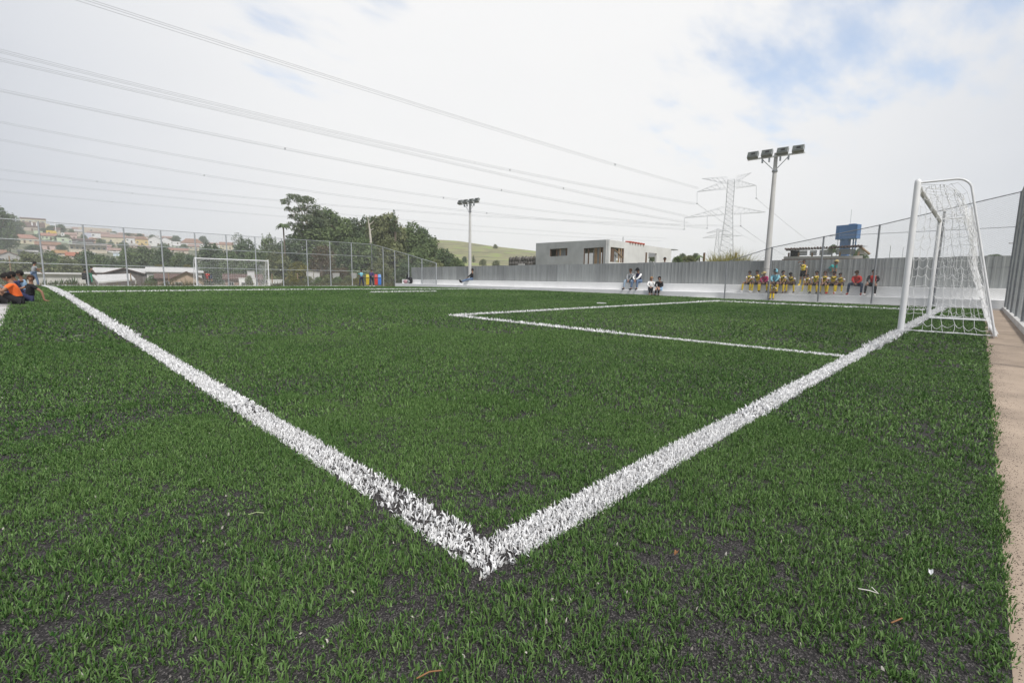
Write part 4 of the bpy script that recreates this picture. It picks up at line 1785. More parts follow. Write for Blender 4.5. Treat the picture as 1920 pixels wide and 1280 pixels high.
def crown_mesh(kind, var):
    key = (kind, var)
    if key in CROWNS:
        return CROWNS[key]
    sd = sum(map(ord, kind)) + var * 13
    if kind == 'round':
        L = proto_crown(sd, 8, 8, 15, 8.5, .5, kind)
        V, F, T = leaf_cloud(L, 8.0, .50, sd)
    elif kind == 'flat':
        L = proto_crown(sd, 10, 6, 15, 8, .5, kind)
        V, F, T = leaf_cloud(L, 7.5, .5, sd)
    elif kind == 'tall':
        L = proto_crown(sd, 6, 10, 15, 8, .5, kind)
        V, F, T = leaf_cloud(L, 8.0, .46, sd)
    elif kind == 'cone':
        L = proto_crown(sd, 4, 9, 8, 8, .5, 'cone')
        V, F, T = leaf_cloud(L, 8, .42, sd)
    elif kind == 'sparse':
        L = proto_crown(sd, 8, 8, 17, 8, .5, 'round')[1:]
        L = [(a, b, c, d * .8, e * .8, f * .7) for a, b, c, d, e, f in L]
        V, F, T = leaf_cloud(L, 3.6, .42, sd)
    elif kind == 'twig':
        L = proto_crown(sd, 8, 10, 14, 8, .5, 'round')
        V, F, T = leaf_cloud(L, 7, .34, sd, .3)
    elif kind == 'bush':
        L = proto_crown(sd, 3, 2.4, 9, 8, .3, 'round')
        V, F, T = leaf_cloud(L, 22, .26, sd)
    DIM = {'round': (8, 8), 'flat': (10, 6), 'tall': (6, 10), 'cone': (4, 9), 'sparse': (8, 8), 'twig': (8, 10), 'bush': (3, 2.4)}[kind]
    me = mesh_only(np_mesh('crown', V, [F], tint=T))
    # normalise so width = DIM[0], bottom at z = 0, top at DIM[1]
    co = np.empty(len(V) * 3, np.float32)
    me.vertices.foreach_get('co', co)
    co = co.reshape(-1, 3)
    lo, hi = np.percentile(co, .6, axis=0), np.percentile(co, 99.4, axis=0)
    co[:, 0] = (co[:, 0] - (lo[0] + hi[0]) / 2) * DIM[0] / (hi[0] - lo[0])
    co[:, 1] = (co[:, 1] - (lo[1] + hi[1]) / 2) * DIM[0] / (hi[1] - lo[1])
    co[:, 2] = (co[:, 2] - lo[2]) * DIM[1] / (hi[2] - lo[2])
    me.vertices.foreach_set('co', co.ravel())
    me.update()
    me.materials.append(None)
    # trunk with limbs
    mb = MB()
    r = random.Random(sd)
    w, h = DIM
    top = h * .62
    tr = .028 * (h + w)
    mb.tube([(0, 0, -1.0), (r.uniform(-.1, .1), r.uniform(-.1, .1), h * .15), (r.uniform(-.3, .3), r.uniform(-.3, .3), top)], [tr * 1.2, tr, tr * .35], 7)
    for k in range(7):
        a = k * 2.4 + r.uniform(-.4, .4)
        z0 = h * (.08 + .07 * k)
        e = (math.cos(a) * w * .36, math.sin(a) * w * .36, min(z0 + h * r.uniform(.2, .38), h * .9))
        mb.tube([(0, 0, z0), (e[0] * .45, e[1] * .45, (z0 + e[2]) / 2 - .1), e], [tr * .5, tr * .33, tr * .1], 5)
    tm = mb.build('trunk', M_bark)
    CROWNS[key] = (me, mesh_only(tm), DIM)
    return CROWNS[key]


def tree(name, label, cx, ytop, wpx, ybot, D, kind, leaf, base_z=None, group=None, trunk_m=None, var=None, rz=None):
    """a tree seen at column cx with its crown between rows ytop and ybot"""
    p = at(cx, ybot, D)
    zt = float(at(cx, ytop, D)[2])
    W = wpx / FPX * D
    Hc = zt - float(p[2])
    me, tm, DIM = crown_mesh(kind, var if var is not None else hash_int(label) % 3)
    bz = base_z if base_z is not None else min(float(p[2]) - .6, -4.3 if D < 118 else float(p[2]) - 1.5)
    root = empty(name, (p[0], p[1], bz), 0, label, 'tree' if kind != 'bush' else 'bush', group)
    sx, sz = W / DIM[0], Hc / DIM[1]
    c = bpy.data.objects.new('crown', me)
    col.objects.link(c)
    c.parent = root
    c.location = (0, 0, float(p[2]) - bz)
    c.scale = (sx, (sx + sz) / 2, sz)
    c.rotation_euler = (0, 0, rz if rz is not None else (hash_int(label) % 628) / 100)
    c.material_slots[0].link = 'OBJECT'
    c.material_slots[0].material = LEAF[leaf]
    t = bpy.data.objects.new('trunk', tm)
    col.objects.link(t)
    t.parent = root
    t.location = c.location
    t.scale = c.scale
    t.rotation_euler = c.rotation_euler
    if trunk_m:
        t.material_slots[0].link = 'OBJECT'
        t.material_slots[0].material = trunk_m
    low = float(p[2]) - bz
    if low > .8:
        MB().tube([(0, 0, -.3), (0, 0, low + Hc * .05)], [.028 * (DIM[0] + DIM[1]) * sx * 1.25, .028 * (DIM[0] + DIM[1]) * sx], 7).build('lower_trunk', trunk_m or M_bark, root)
    return root


def hash_int(s):
    h = 7
    for ch in s:
        h = (h * 31 + ord(ch)) % 1000003
    return h


WOOD = [
    (612, 392, 60, 462, 118, 'round', 'mid', 'rounded tree just right of the tall eucalyptus at the top of the wood'),
    (585, 420, 74, 505, 112, 'tall', 'mid', 'tall bushy tree filling the wood right below the eucalyptus crown'),
    (640, 409, 52, 480, 118, 'round', 'mid', 'round tree at the dip in the skyline of the wood'),
    (664, 411, 40, 470, 120, 'tall', 'dark', 'dark narrow tree just left of the bare white trunk'),
    (694, 409, 48, 480, 120, 'round', 'dark', 'dark round tree behind the bare white trunk'),
    (724, 404, 62, 470, 112, 'flat', 'olive', 'broad flat topped olive tree in the middle of the wood'),
    (741, 396, 22, 436, 106, 'cone', 'dark', 'narrow dark spire tree poking above the flat topped olive tree'),
    (768, 419, 50, 490, 116, 'round', 'mid', 'round tree on the right slope of the wood just below the spire tree'),
    (795, 428, 34, 480, 118, 'round', 'dark', 'small dark tree forming the right shoulder of the wood'),
    (806, 446, 54, 512, 110, 'round', 'mid', 'leafy tree at the right end of the wood above the fence corner'),
    (838, 468, 44, 520, 104, 'round', 'dark', 'low dark tree at the right foot of the wood left of the floodlight'),
    (858, 484, 34, 520, 102, 'round', 'mid', 'smallest green tree at the right tip of the wood by the floodlight'),
    (548, 446, 62, 520, 104, 'round', 'dark', 'dark dense tree at the left edge of the wood below the palm'),
    (604, 462, 50, 535, 92, 'twig', 'brown', 'brown twiggy tree in front of the wood behind the far fence'),
    (650, 452, 60, 530, 100, 'tall', 'dark', 'dark tall tree in the front of the wood right of the brown tree'),
    (692, 452, 60, 525, 98, 'round', 'mid', 'green tree under the bare white trunk in the front of the wood'),
    (680, 446, 40, 515, 102, 'round', 'mid', 'green tree at the foot of the bare white trunk'),
    (738, 448, 66, 522, 98, 'round', 'olive', 'olive tree in the front of the wood above the red litter bin'),
    (778, 466, 54, 528, 94, 'round', 'mid', 'green tree in the front of the wood above the black backpack'),
    (715, 488, 46, 535, 84, 'round', 'olive', 'low olive tree behind the litter bins'),
    (765, 495, 48, 538, 80, 'round', 'dark', 'low dark tree behind the end of the white bench'),
    (822, 488, 40, 530, 90, 'round', 'olive', 'low olive tree above the left end of the metal fence'),
    (449, 437, 15, 470, 128, 'sparse', 'dark', 'slim open tree standing above the dark clump right of the far goal'),
    (458, 450, 52, 512, 122, 'round', 'dark', 'dark rounded clump tree just above the far goal crossbar'),
    (506, 443, 34, 512, 116, 'tall', 'mid', 'upright green tree midway between the far goal and the palm'),
    (486, 470, 56, 528, 104, 'round', 'mid', 'bushy green tree right behind the far goal post'),
    (528, 472, 54, 534, 98, 'round', 'olive', 'olive tree between the far goal and the brown twiggy tree'),
    (566, 492, 50, 538, 86, 'round', 'yellow', 'low yellowish tree in front of the brown twiggy tree'),
    (640, 502, 44, 538, 84, 'twig', 'brown', 'low brownish thicket tree right of the brown twiggy tree'),
]
for (cx, yt, w, yb, D, kd, lf, lb) in WOOD:
    tree('broadleaf_tree', lb, cx, yt, w, yb, D, kd, lf)


def eucalyptus():
    D = 112
    s = D / FPX
    b = at(572, 505, D)
    root = empty('eucalyptus_tree', (b[0], b[1], -4.3), math.atan2(*frame_axes(b)[0][::-1]), 'tallest tree, an open branching eucalyptus at the left of the wood', 'tree')
    z = lambda y: float(at(575, y, D)[2]) + 4.3
    mb = MB()
    ends = []
    mb.tube([(0, 0, -.5), (.3, 0, z(460)), (.8, 0, z(430)), (.9, .2, z(405))], [.5, .38, .3, .16], 8)
    clumps = [(-28, 386, 8), (-14, 379, 11), (-1, 377, 11), (11, 382, 11), (22, 392, 12), (-24, 398, 6), (-12, 396, 8), (2, 393, 10), (16, 403, 12), (30, 405, 11),
              (-18, 410, 7), (-6, 412, 9), (8, 416, 13), (24, 420, 14), (-22, 424, 6), (-10, 430, 10), (38, 415, 10), (-2, 444, 14), (14, 440, 15), (-20, 446, 9)]
    lobes = []
    rr = random.Random(4)
    for (dx, y, rp) in clumps:
        c = (dx * s, rr.uniform(-3, 3), z(y))
        lobes.append((*c, rp * s * 1.12, rp * s * 1.12, rp * s * .85))
        lobes.append((c[0] + rr.uniform(-.6, .6), c[1] + rr.uniform(-1.2, 1.2), c[2] + rr.uniform(-.5, .5), rp * s * .6, rp * s * .6, rp * s * .45))
        z0 = max(z(455), c[2] - abs(c[0]) * .9 - 3)
        mb.tube([(.5, 0, z0), (c[0] * .5 + .3, c[1] * .5, z0 + (c[2] - z0) * .6), c], [.16, .10, .04], 5)
    V, F, T = leaf_cloud(lobes, 8.5, .46, 41, .2)
    np_mesh('crown', V, [F], tint=T, m=LEAF['pale'], parent=root)
    mb.build('trunk', M_bark_pale, root)


eucalyptus()


def palm(label, cx, ytop, wpx, ybase, D, base_z, leaf='dark', n=13):
    p = at(cx, ytop + wpx * .35, D)
    root = empty('palm_tree', (p[0], p[1], base_z), 0, label, 'palm tree')
    h = float(p[2]) - base_z
    R = wpx / 2 / FPX * D
    MB().tube([(0, 0, -.4), (.1, 0, h * .5), (0, 0, h)], [R * .13, R * .10, R * .09], 7).build('trunk', M_bark, root)
    rr = random.Random(hash_int(label))
    for k in range(n):
        a = 2 * math.pi * k / n + rr.uniform(-.2, .2)
        up = rr.uniform(.1, .75)
        V, F, T = [], [], []
        m = 7
        for i in range(m + 1):
            t = i / m
            x = R * 1.1 * t
            zz = R * (up * 1.3 * t - (1.0 + up * .4) * t * t)
            wd = R * .17 * math.sin(math.pi * min(1, .12 + t * .88)) + .02
            for sd in (-1, 0, 1):
                V.append((math.cos(a) * x - math.sin(a) * wd * sd, math.sin(a) * x + math.cos(a) * wd * sd, h + zz - (abs(sd) * wd * .55)))
                T.append(rr.uniform(.2, .8))
        for i in range(m):
            F += [(3 * i, 3 * i + 1, 3 * i + 4, 3 * i + 3), (3 * i + 1, 3 * i + 2, 3 * i + 5, 3 * i + 4)]
        np_mesh('frond', np.array(V), [np.array(F)], tint=np.array(T), m=LEAF[leaf], parent=root)
    return root


palm('small palm silhouetted at the left shoulder of the wood', 531, 412, 27, 505, 96, -4.3, 'dark', 17)
palm('palm like tuft of bent leaves behind the metal fence right of the building', 1312, 474, 17, 492, 40, 0, 'mid', 9)

# bare white trunk in the wood
_b = at(679, 505, 108)
root = empty('dead_tree', (_b[0], _b[1], -4.3), 0, 'bare white dead trunk standing out in the middle of the wood', 'tree')
_z = lambda y: float(at(679, y, 108)[2]) + 4.3
MB().tube([(0, -4, 0), (.1, -4, _z(450)), (-.1, -4, _z(432)), (-.5, -4, _z(412))], [.30, .26, .18, .06], 7).build('trunk', mat('white_bark', (.52, .48, .42), .9, .2, 3), root)
for (y, dx, dy) in ((425, .9, 8), (418, -1.1, 6), (436, .8, 5)):
    MB().tube([(-.1, -4, _z(y)), (dx, -4.2, _z(y - dy))], [.09, .03], 5).build('branch', MATS['white_bark'], root)

# trees between the far fence and the hillside village
HEDGE = [
    (20, 488, 44, 536, 92, 'round', 'olive', 'olive tree at the far left behind the walking man'),
    (68, 474, 62, 535, 100, 'round', 'olive', 'broad olive tree left of the first fence post over the white shed'),
    (104, 472, 48, 530, 104, 'round', 'mid', 'green tree over the white shed right of the broad olive tree'),
    (132, 482, 42, 535, 96, 'round', 'olive', 'light olive tree behind the two people at the fence'),
    (164, 471, 44, 525, 106, 'round', 'dark', 'dark round tree above the people at the fence'),
    (190, 478, 38, 525, 104, 'round', 'mid', 'green tree below the pink house'),
    (216, 482, 40, 525, 102, 'round', 'dark', 'dark green tree below the white and blue hut'),
    (248, 466, 42, 520, 112, 'round', 'mid', 'green tree below the white house with dark windows'),
    (276, 463, 48, 520, 114, 'round', 'mid', 'broad green tree below the yellow house with the tiled roof'),
    (308, 464, 44, 518, 112, 'round', 'dark', 'green tree below the white double gable house'),
    (340, 474, 40, 518, 110, 'tall', 'mid', 'upright green tree left of the far goal'),
    (362, 478, 30, 520, 108, 'round', 'dark', 'small dark tree behind the left post of the far goal'),
    (404, 458, 62, 512, 118, 'round', 'dark', 'large dark tree above the left half of the far goal'),
    (432, 474, 44, 520, 110, 'round', 'mid', 'green tree behind the crossbar of the far goal'),
    (394, 494, 40, 535, 92, 'round', 'dark', 'dark low tree behind the goalkeeper in red'),
    (300, 496, 22, 512, 100, 'round', 'yellow', 'yellow flowering bush tree left of the tiled house roof'),
    (352, 496, 20, 508, 102, 'round', 'yellow', 'yellow flowering bush tree beside the left goal post'),
    (292, 515, 40, 540, 78, 'round', 'mid', 'green bush tree between the white sheds and the tiled house'),
]
for (cx, yt, w, yb, D, kd, lf, lb) in HEDGE:
    tree('garden_tree', lb, cx, yt, w, yb, D, kd, lf)

# dark wood edge at the far left
for (cx, yt, w, yb, D, lb) in ((2, 388, 42, 470, 215, 'tall dark tree cut by the left edge of the photo'), (20, 402, 40, 446, 318, 'dark tree left of the long cream house'),
                               (-28, 384, 50, 470, 215, 'dark tree outside the left edge'), (4, 425, 38, 468, 225, 'dark tree with bare stems left of the big cream house'),
                               (36, 426, 18, 440, 318, 'dark tree left of the red roofed house with chimneys')):
    if cx < -20:
        continue
    tree('hillside_tree', lb, cx, yt, w, yb, D, 'round', 'dark')

# ------------------------------------------------------------------ village
WM = {}


def wall_paint(c):
    k = 'house_%02d_%02d_%02d' % tuple(int(v * 100) for v in c)
    return mat(k, c, .9, .10, .8)


def unit_window():
    if 'w' in WM:
        return WM['w']
    mb = MB()
    t = .09
    for c, s in (((0, 0, .5 - t / 2), (1, .1, t)), ((0, 0, -.5 + t / 2), (1, .1, t)), ((-.5 + t / 2, 0, 0), (t, .1, 1 - 2 * t)), ((.5 - t / 2, 0, 0), (t, .1, 1 - 2 * t)), ((0, .005, 0), (t * .7, .08, 1 - 2 * t))):
        mb.box(c, s)
    fr = mesh_only(mb.build('window', M_frame))
    pn = mesh_only(MB().box((0, .02, 0), (1 - 2 * t, .04, 1 - 2 * t)).build('pane', M_glass))
    WM['w'] = (fr, pn)
    return WM['w']


def add_window(root, x, y, z, w, h):
    fr, pn = unit_window()
    o = bpy.data.objects.new('window', fr)
    col.objects.link(o)
    o.parent = root
    o.location = (x, y, z)
    o.scale = (w, 1, h)
    p = bpy.data.objects.new('pane', pn)
    col.objects.link(p)
    p.parent = o


def house(label, x0, x1, ye, yb, roof, rpx, wc, rm, nwin=2, D=None, yaw=0, door=True, name='house', cat='house', depth_f=.8, base=1.6, wins=None):
    xc = (x0 + x1) / 2
    if D is None:
        p, D = hill_pt(xc, yb)
    else:
        p = at(xc, yb, D)
    s = D / FPX
    W, H, R = (x1 - x0) * s, (yb - ye) * s, rpx * s
    r, f = frame_axes(p)
    root = empty(name, tuple(p), math.atan2(r[1], r[0]) + math.radians(yaw), label, cat)
    dp = max(W * depth_f, 3.0)
    wm = wall_paint(wc)
    mb = MB()
    mb.box((0, dp / 2, (H - base) / 2), (W, dp, H + base))
    ov = .35
    if roof == 'gf':                        # gable facing the viewer
        mb.raw([(-W / 2, .003, H), (W / 2, .003, H), (0, .003, H + R), (-W / 2, dp - .003, H), (W / 2, dp - .003, H), (0, dp - .003, H + R)], [(0, 1, 2), (5, 4, 3)])
    if roof == 'gs':
        mb.raw([(-W / 2 + .003, 0, H), (-W / 2 + .003, dp, H), (-W / 2 + .003, dp / 2, H + R), (W / 2 - .003, 0, H), (W / 2 - .003, dp, H), (W / 2 - .003, dp / 2, H + R)], [(0, 2, 1), (3, 4, 5)])
    mb.build('wall', wm, root)
    rb = MB()
    th = .14
    slope = R / (W / 2 if roof == 'gf' else dp / 2) if roof in ('gf', 'gs') else 0

    def slab(P):
        n = len(P)
        rb.raw([*P, *[(a, b, c - th) for a, b, c in P]], [tuple(range(n)), tuple(range(n, 2 * n))[::-1]] + [(i, n + i, n + (i + 1) % n, (i + 1) % n) for i in range(n)])
    if roof == 'gf':
        e = H - ov * slope + .1
        slab([(-W / 2 - ov, -ov, e), (0, -ov, H + R + .1), (0, dp + ov, H + R + .1), (-W / 2 - ov, dp + ov, e)][::-1])
        slab([(0.002, -ov, H + R + .1), (W / 2 + ov, -ov, e), (W / 2 + ov, dp + ov, e), (0.002, dp + ov, H + R + .1)][::-1])
    elif roof == 'gs':
        e = H - ov * slope + .1
        slab([(-W / 2 - ov, -ov, e), (W / 2 + ov, -ov, e), (W / 2 + ov, dp / 2, H + R + .1), (-W / 2 - ov, dp / 2, H + R + .1)])
        slab([(-W / 2 - ov, dp / 2 + .002, H + R + .1), (W / 2 + ov, dp / 2 + .002, H + R + .1), (W / 2 + ov, dp + ov, e), (-W / 2 - ov, dp + ov, e)])
    elif roof == 'hip':
        a = W * .24
        e = H + .02
        A, B, C_, D_ = (-W / 2 - ov, -ov, e), (W / 2 + ov, -ov, e), (W / 2 + ov, dp + ov, e), (-W / 2 - ov, dp + ov, e)
        r0, r1 = (-W / 2 + a, dp / 2, e + R), (W / 2 - a, dp / 2, e + R)
        rb.raw([A, B, C_, D_, r0, r1], [(0, 1, 5, 4), (1, 2, 5), (2, 3, 4, 5), (3, 0, 4), (3, 2, 1, 0)])
    elif roof == 'mono':
        slab([(-W / 2 - ov, -ov, H + .1), (W / 2 + ov, -ov, H + .1), (W / 2 + ov, dp + ov, H + R + .1), (-W / 2 - ov, dp + ov, H + R + .1)])
    elif roof == 'lean':
        slab([(-W / 2 - ov, -ov, H + R + .1), (W / 2 + ov, -ov, H + .1), (W / 2 + ov, dp + ov, H + .1), (-W / 2 - ov, dp + ov, H + R + .1)])
    else:
        for c, sz in (((0, .09, H + .12), (W + .05, .18, .24)), ((0, dp - .09, H + .12), (W + .05, .18, .24)), ((-W / 2 + .09, dp / 2, H + .12), (.18, dp - .37, .24)), ((W / 2 - .09, dp / 2, H + .12), (.18, dp - .37, .24))):
            rb.box(c, sz)
    rb.build('roof' if roof != 'flat' else 'parapet', rm, root)
    if wins is None:
        wins = []
        for k in range(nwin):
            u = (k + .5) / max(nwin, 1) - .5
            if door and nwin > 1 and k == nwin // 2:
                mb = MB()
                mb.box((u * W, -.02, min(2.1, H * .7) / 2), (min(.95, W * .14), .06, min(2.1, H * .7)))
                mb.build('door', M_wood_dark, root)
                continue
            wins.append((u * W, H * .56, min(1.4, W / nwin * .45), min(1.15, H * .38)))
    for (u, z, w, h) in wins:
        add_window(root, u, -.05, z, w, h)
    return root, W, H, D


CREAM, WHITE, PINK, GREEN, YELLOW, BEIGE, GREY, LILAC = (.56, .50, .36), (.70, .69, .68), (.58, .42, .38), (.50, .58, .42), (.66, .46, .08), (.52, .45, .37), (.38, .37, .36), (.52, .53, .62)
VILLAGE = [
    ('long cream house with a low brown roof on the hilltop at the left', 46, 80, 411, 421, 'gs', 3, CREAM, M_tile_dark, 4),
    ('dark red tiled house below the long cream hilltop house', 43, 78, 425, 433, 'gs', 9, (.45, .38, .32), M_tile_dark, 3),
    ('small cream house right of the long hilltop house', 81, 92, 420, 428, 'flat', 0, CREAM, M_roof_grey, 2),
    ('pale green windowless gable house above the pale green row', 67, 79, 433, 446, 'lean', 3, GREEN, M_roof_grey, 1),
    ('bright yellow box house above the pale green row', 90, 104, 433, 442, 'flat', 0, YELLOW, paint('yellow_cap', (.60, .40, .06)), 2),
    ('pale green row house with a terracotta roof and dark windows', 81, 103, 442, 450, 'gs', 5, GREEN, M_tile, 4),
    ('pale green walled house under a dark tree in the middle of the village', 110, 127, 446, 455, 'flat', 0, GREEN, M_roof_grey, 1),
    ('small pale green block right of the larger pale green walls', 128, 136, 449, 457, 'flat', 0, GREEN, M_roof_grey, 1),
    ('big cream house with a wide hipped terracotta roof at the left', 27, 66, 447, 456, 'hip', 8, CREAM, M_tile, 5),
    ('pink house with a long terracotta roof below the dark garden trees', 74, 108, 459, 468, 'gs', 6, PINK, M_tile, 3),
    ('grey gabled house with a terracotta roof at the lower left', 0, 36, 481, 494, 'gf', 9, GREY, M_tile, 2),
    ('terracotta roofed house cut by the left edge', -22, 6, 474, 484, 'gs', 6, GREY, M_tile, 1),
    ('low house with an orange roof above the olive trees', 103, 122, 474, 480, 'gs', 5, BEIGE, paint('orange_roof', (.32, .19, .09)), 1),
    ('low house with a bright red orange roof beside the cream terrace house', 128, 148, 479, 485, 'gs', 6, BEIGE, paint('red_roof', (.33, .12, .07)), 1),
    ('large beige house under the skyline in the middle of the village', 156, 203, 428, 438, 'flat', 0, BEIGE, paint('beige_cap', (.45, .38, .31)), 4),
    ('white house with a lilac side below the large beige house', 170, 201, 437, 447, 'gs', 3, WHITE, M_tile_pink, 2),
    ('lilac block at the left end of the white house', 160, 170, 437, 447, 'flat', 0, LILAC, M_roof_grey, 0),
    ('orange walled house with a dark slanting roof', 170, 184, 446, 458, 'lean', -3, (.56, .36, .25), M_tile_dark, 1),
    ('dark walled house under a slanting roof beside the orange walled house', 141, 170, 450, 459, 'mono', 4, (.16, .14, .14), M_tile_dark, 2),
    ('long cream terrace house with a row of dark openings', 140, 193, 459, 474, 'flat', 0, (.58, .51, .41), M_roof_grey, 7),
    ('small pink house right of the long cream terrace', 192, 207, 462, 470, 'gs', 3, (.60, .42, .50), M_tile_pink, 2),
    ('wide cream house with a faded pink roof in the village centre', 197, 232, 445, 460, 'gs', 6, CREAM, M_tile_pink, 4),
    ('white house with dark windows right of the wide cream house', 238, 256, 446, 456, 'gs', 3, WHITE, M_tile_pink, 3),
    ('yellow house with a terracotta roof right of the white house with dark windows', 257, 276, 449, 461, 'hip', 6, (.62, .47, .22), M_tile, 3),
    ('white double gable house, left half with a tall front', 279, 301, 449, 461, 'gf', 6, WHITE, M_roof_white, 2),
    ('white double gable house, right half below the dark round tree', 301, 320, 450, 461, 'gf', 5, WHITE, M_tile_pink, 2),
    ('tiny white and blue hut among the green trees', 214, 224, 474, 480, 'mono', 2, (.55, .62, .68), M_roof_white, 0),
    ('low house with a pale orange roof above the white and blue hut', 206, 224, 469, 473, 'gs', 4, WHITE, M_tile_pink, 1),
    ('long low white house below the dark round tree on the skyline', 318, 337, 453, 459, 'flat', 0, WHITE, M_roof_grey, 2),
    ('white gabled house with a terracotta roof on the skyline left of the far goal', 343, 378, 456, 463, 'hip', 9, WHITE, M_tile, 3),
    ('cream cottage just below the terracotta skyline house', 355, 372, 462, 469, 'gs', 4, CREAM, M_tile_pink, 2),
    ('low terracotta roofed house half hidden behind the trees left of the goal', 318, 350, 469, 475, 'gs', 5, BEIGE, M_tile, 2),
    ('cream house with a terracotta roof on the skyline above the far goal', 414, 436, 459, 467, 'gs', 5, CREAM, M_tile, 2),
    ('small cream block below the skyline house above the far goal', 418, 432, 468, 474, 'flat', 0, CREAM, M_roof_grey, 1),
    ('beige house with a grey roof left of the large beige house', 143, 156, 434, 443, 'gs', 4, BEIGE, M_roof_grey, 2),
    ('faded pink house below the beige grey roofed house', 126, 142, 440, 449, 'gs', 4, PINK, M_tile_pink, 2),
    ('grey flat house on the skyline right of the large beige house', 207, 222, 437, 444, 'flat', 0, GREY, M_roof_grey, 2),
    ('beige hipped house on the skyline above the wide cream house', 222, 240, 439, 446, 'hip', 3, BEIGE, M_tile_pink, 2),
    ('pale house with a low tiled roof on the skyline above the yellow house', 247, 268, 441, 448, 'gs', 3, (.60, .54, .46), M_tile, 3),
    ('grey roofed house on the skyline right of the yellow house', 276, 296, 444, 451, 'gs', 3, BEIGE, M_roof_grey, 2),
    ('beige cube house on the far skyline between yellow and double gable houses', 268, 276, 444, 452, 'flat', 0, BEIGE, M_roof_grey, 1),
    ('cream house with green garden wall left of the far goal', 328, 346, 461, 467, 'gs', 3, GREEN, M_roof_white, 2),
    ('pinkish flat house below the double gable house', 300, 316, 461, 467, 'flat', 0, PINK, M_roof_grey, 1),
    ('beige flat house below the wide cream house', 232, 252, 459, 466, 'flat', 0, (.50, .42, .36), M_roof_grey, 2),
    ('tan house with a dark roof between the pink roofs and the bright yellow box', 104, 112, 430, 438, 'gs', 3, BEIGE, M_tile_dark, 1),
    ('pale box house on the slope just under the white village mast', 100, 110, 440, 446, 'flat', 0, (.60, .56, .50), M_roof_grey, 2),
    ('white block left of the faded pink house', 116, 125, 437, 443, 'flat', 0, WHITE, M_roof_grey, 2),
    ('cream skyline house with a grey roof right of the white mast', 120, 132, 428, 434, 'gs', 3, (.58, .53, .42), M_roof_grey, 2),
    ('small tan skyline house left of the large beige house', 138, 150, 429, 435, 'gs', 3, BEIGE, M_tile_pink, 2),
    ('white cottage with a brown roof below the white double sided house', 184, 197, 450, 456, 'gs', 3, WHITE, M_tile_dark, 2),
    ('tiny white skyline house above the wide cream house', 203, 211, 439, 444, 'flat', 0, WHITE, M_roof_grey, 1),
    ('white walled yard house below the white house with dark windows', 236, 256, 457, 462, 'flat', 0, (.62, .58, .54), M_roof_grey, 2),
    ('low pink roofed house under the yellow tiled house', 258, 280, 463, 468, 'gs', 3, (.56, .48, .42), M_tile_pink, 2),
    ('white skyline box between two grey roofed houses', 294, 304, 445, 451, 'flat', 0, WHITE, M_roof_grey, 1),
    ('tan skyline house left of the dark round tree', 306, 322, 446, 452, 'gs', 3, BEIGE, M_tile_pink, 2),
    ('white slope house right of the cream cottage', 372, 388, 461, 467, 'flat', 0, WHITE, M_roof_grey, 2),
    ('pale skyline house right of the spreading dark tree', 390, 408, 458, 464, 'gs', 3, (.60, .55, .48), M_tile_pink, 2),
    ('grey white block under the orange walled house', 166, 178, 474, 480, 'flat', 0, (.55, .55, .55), M_roof_white, 1),
    ('pale yard house below the pink terracotta house', 86, 104, 469, 474, 'flat', 0, (.50, .42, .38), M_roof_grey, 2),
    ('grey low house below the terrace of the big cream house', 40, 66, 472, 479, 'gs', 3, GREY, M_roof_grey, 2),
    ('pale skyline cottage at the left of the hilltop tree', 70, 80, 421, 426, 'flat', 0, CREAM, M_roof_grey, 1),
]
HB = {}
for a in VILLAGE:
    HB[a[0]] = house(*a)
# features of the big cream house: green terrace with cream posts; chimneys of the dark red house
r0, W, H, D = HB['big cream house with a wide hipped terracotta roof at the left']
s = D / FPX
MB().box((-W * .12, -2.2, -4.0 * s), (W * .95, 3.4, 1.2 * s)).build('terrace_floor', paint('terrace_green', (.06, .17, .12)), r0)
for k in range(4):
    MB().box((-W * .55 + k * W * .28, -3.6, -5.2 * s), (1.5 * s, 1.5 * s, 8 * s)).build('terrace_post', wall_paint(GREEN), r0)
MB().box((-W * .15, -3.7, -8.6 * s), (W * .95, .25, 2.2 * s)).build('terrace_wall', wall_paint(CREAM), r0)
r0, W, H, D = HB['dark red tiled house below the long cream hilltop house']
s = D / FPX
for u in (.02, .20):
    MB().box((u * W, dp_ if False else 1.2, H + 5 * s), (2 * s, 2 * s, 6 * s)).build('chimney', wall_paint(WHITE), r0)
r0, W, H, D = HB['long cream terrace house with a row of dark openings']
s = D / FPX
for k in range(7):
    MB().box(((k - 3) * W / 6.2, -.9, H * .82), (.8 * s, .5, 3 * s)).build('column', wall_paint(WHITE), r0)
MB().box((0, -.9, H * .97), (W * 1.02, 1.9, .25)).build('canopy', M_roof_white, r0)
# electricity mast and street pole in the village
_p, _D = hill_pt(105, 440)
thin_pole('village_mast', 105, 415, 436, _D - 3, .28, 'white mast standing on the village skyline by the bright yellow box house', 'mast', M_white_paint, ((418, 3.0),))

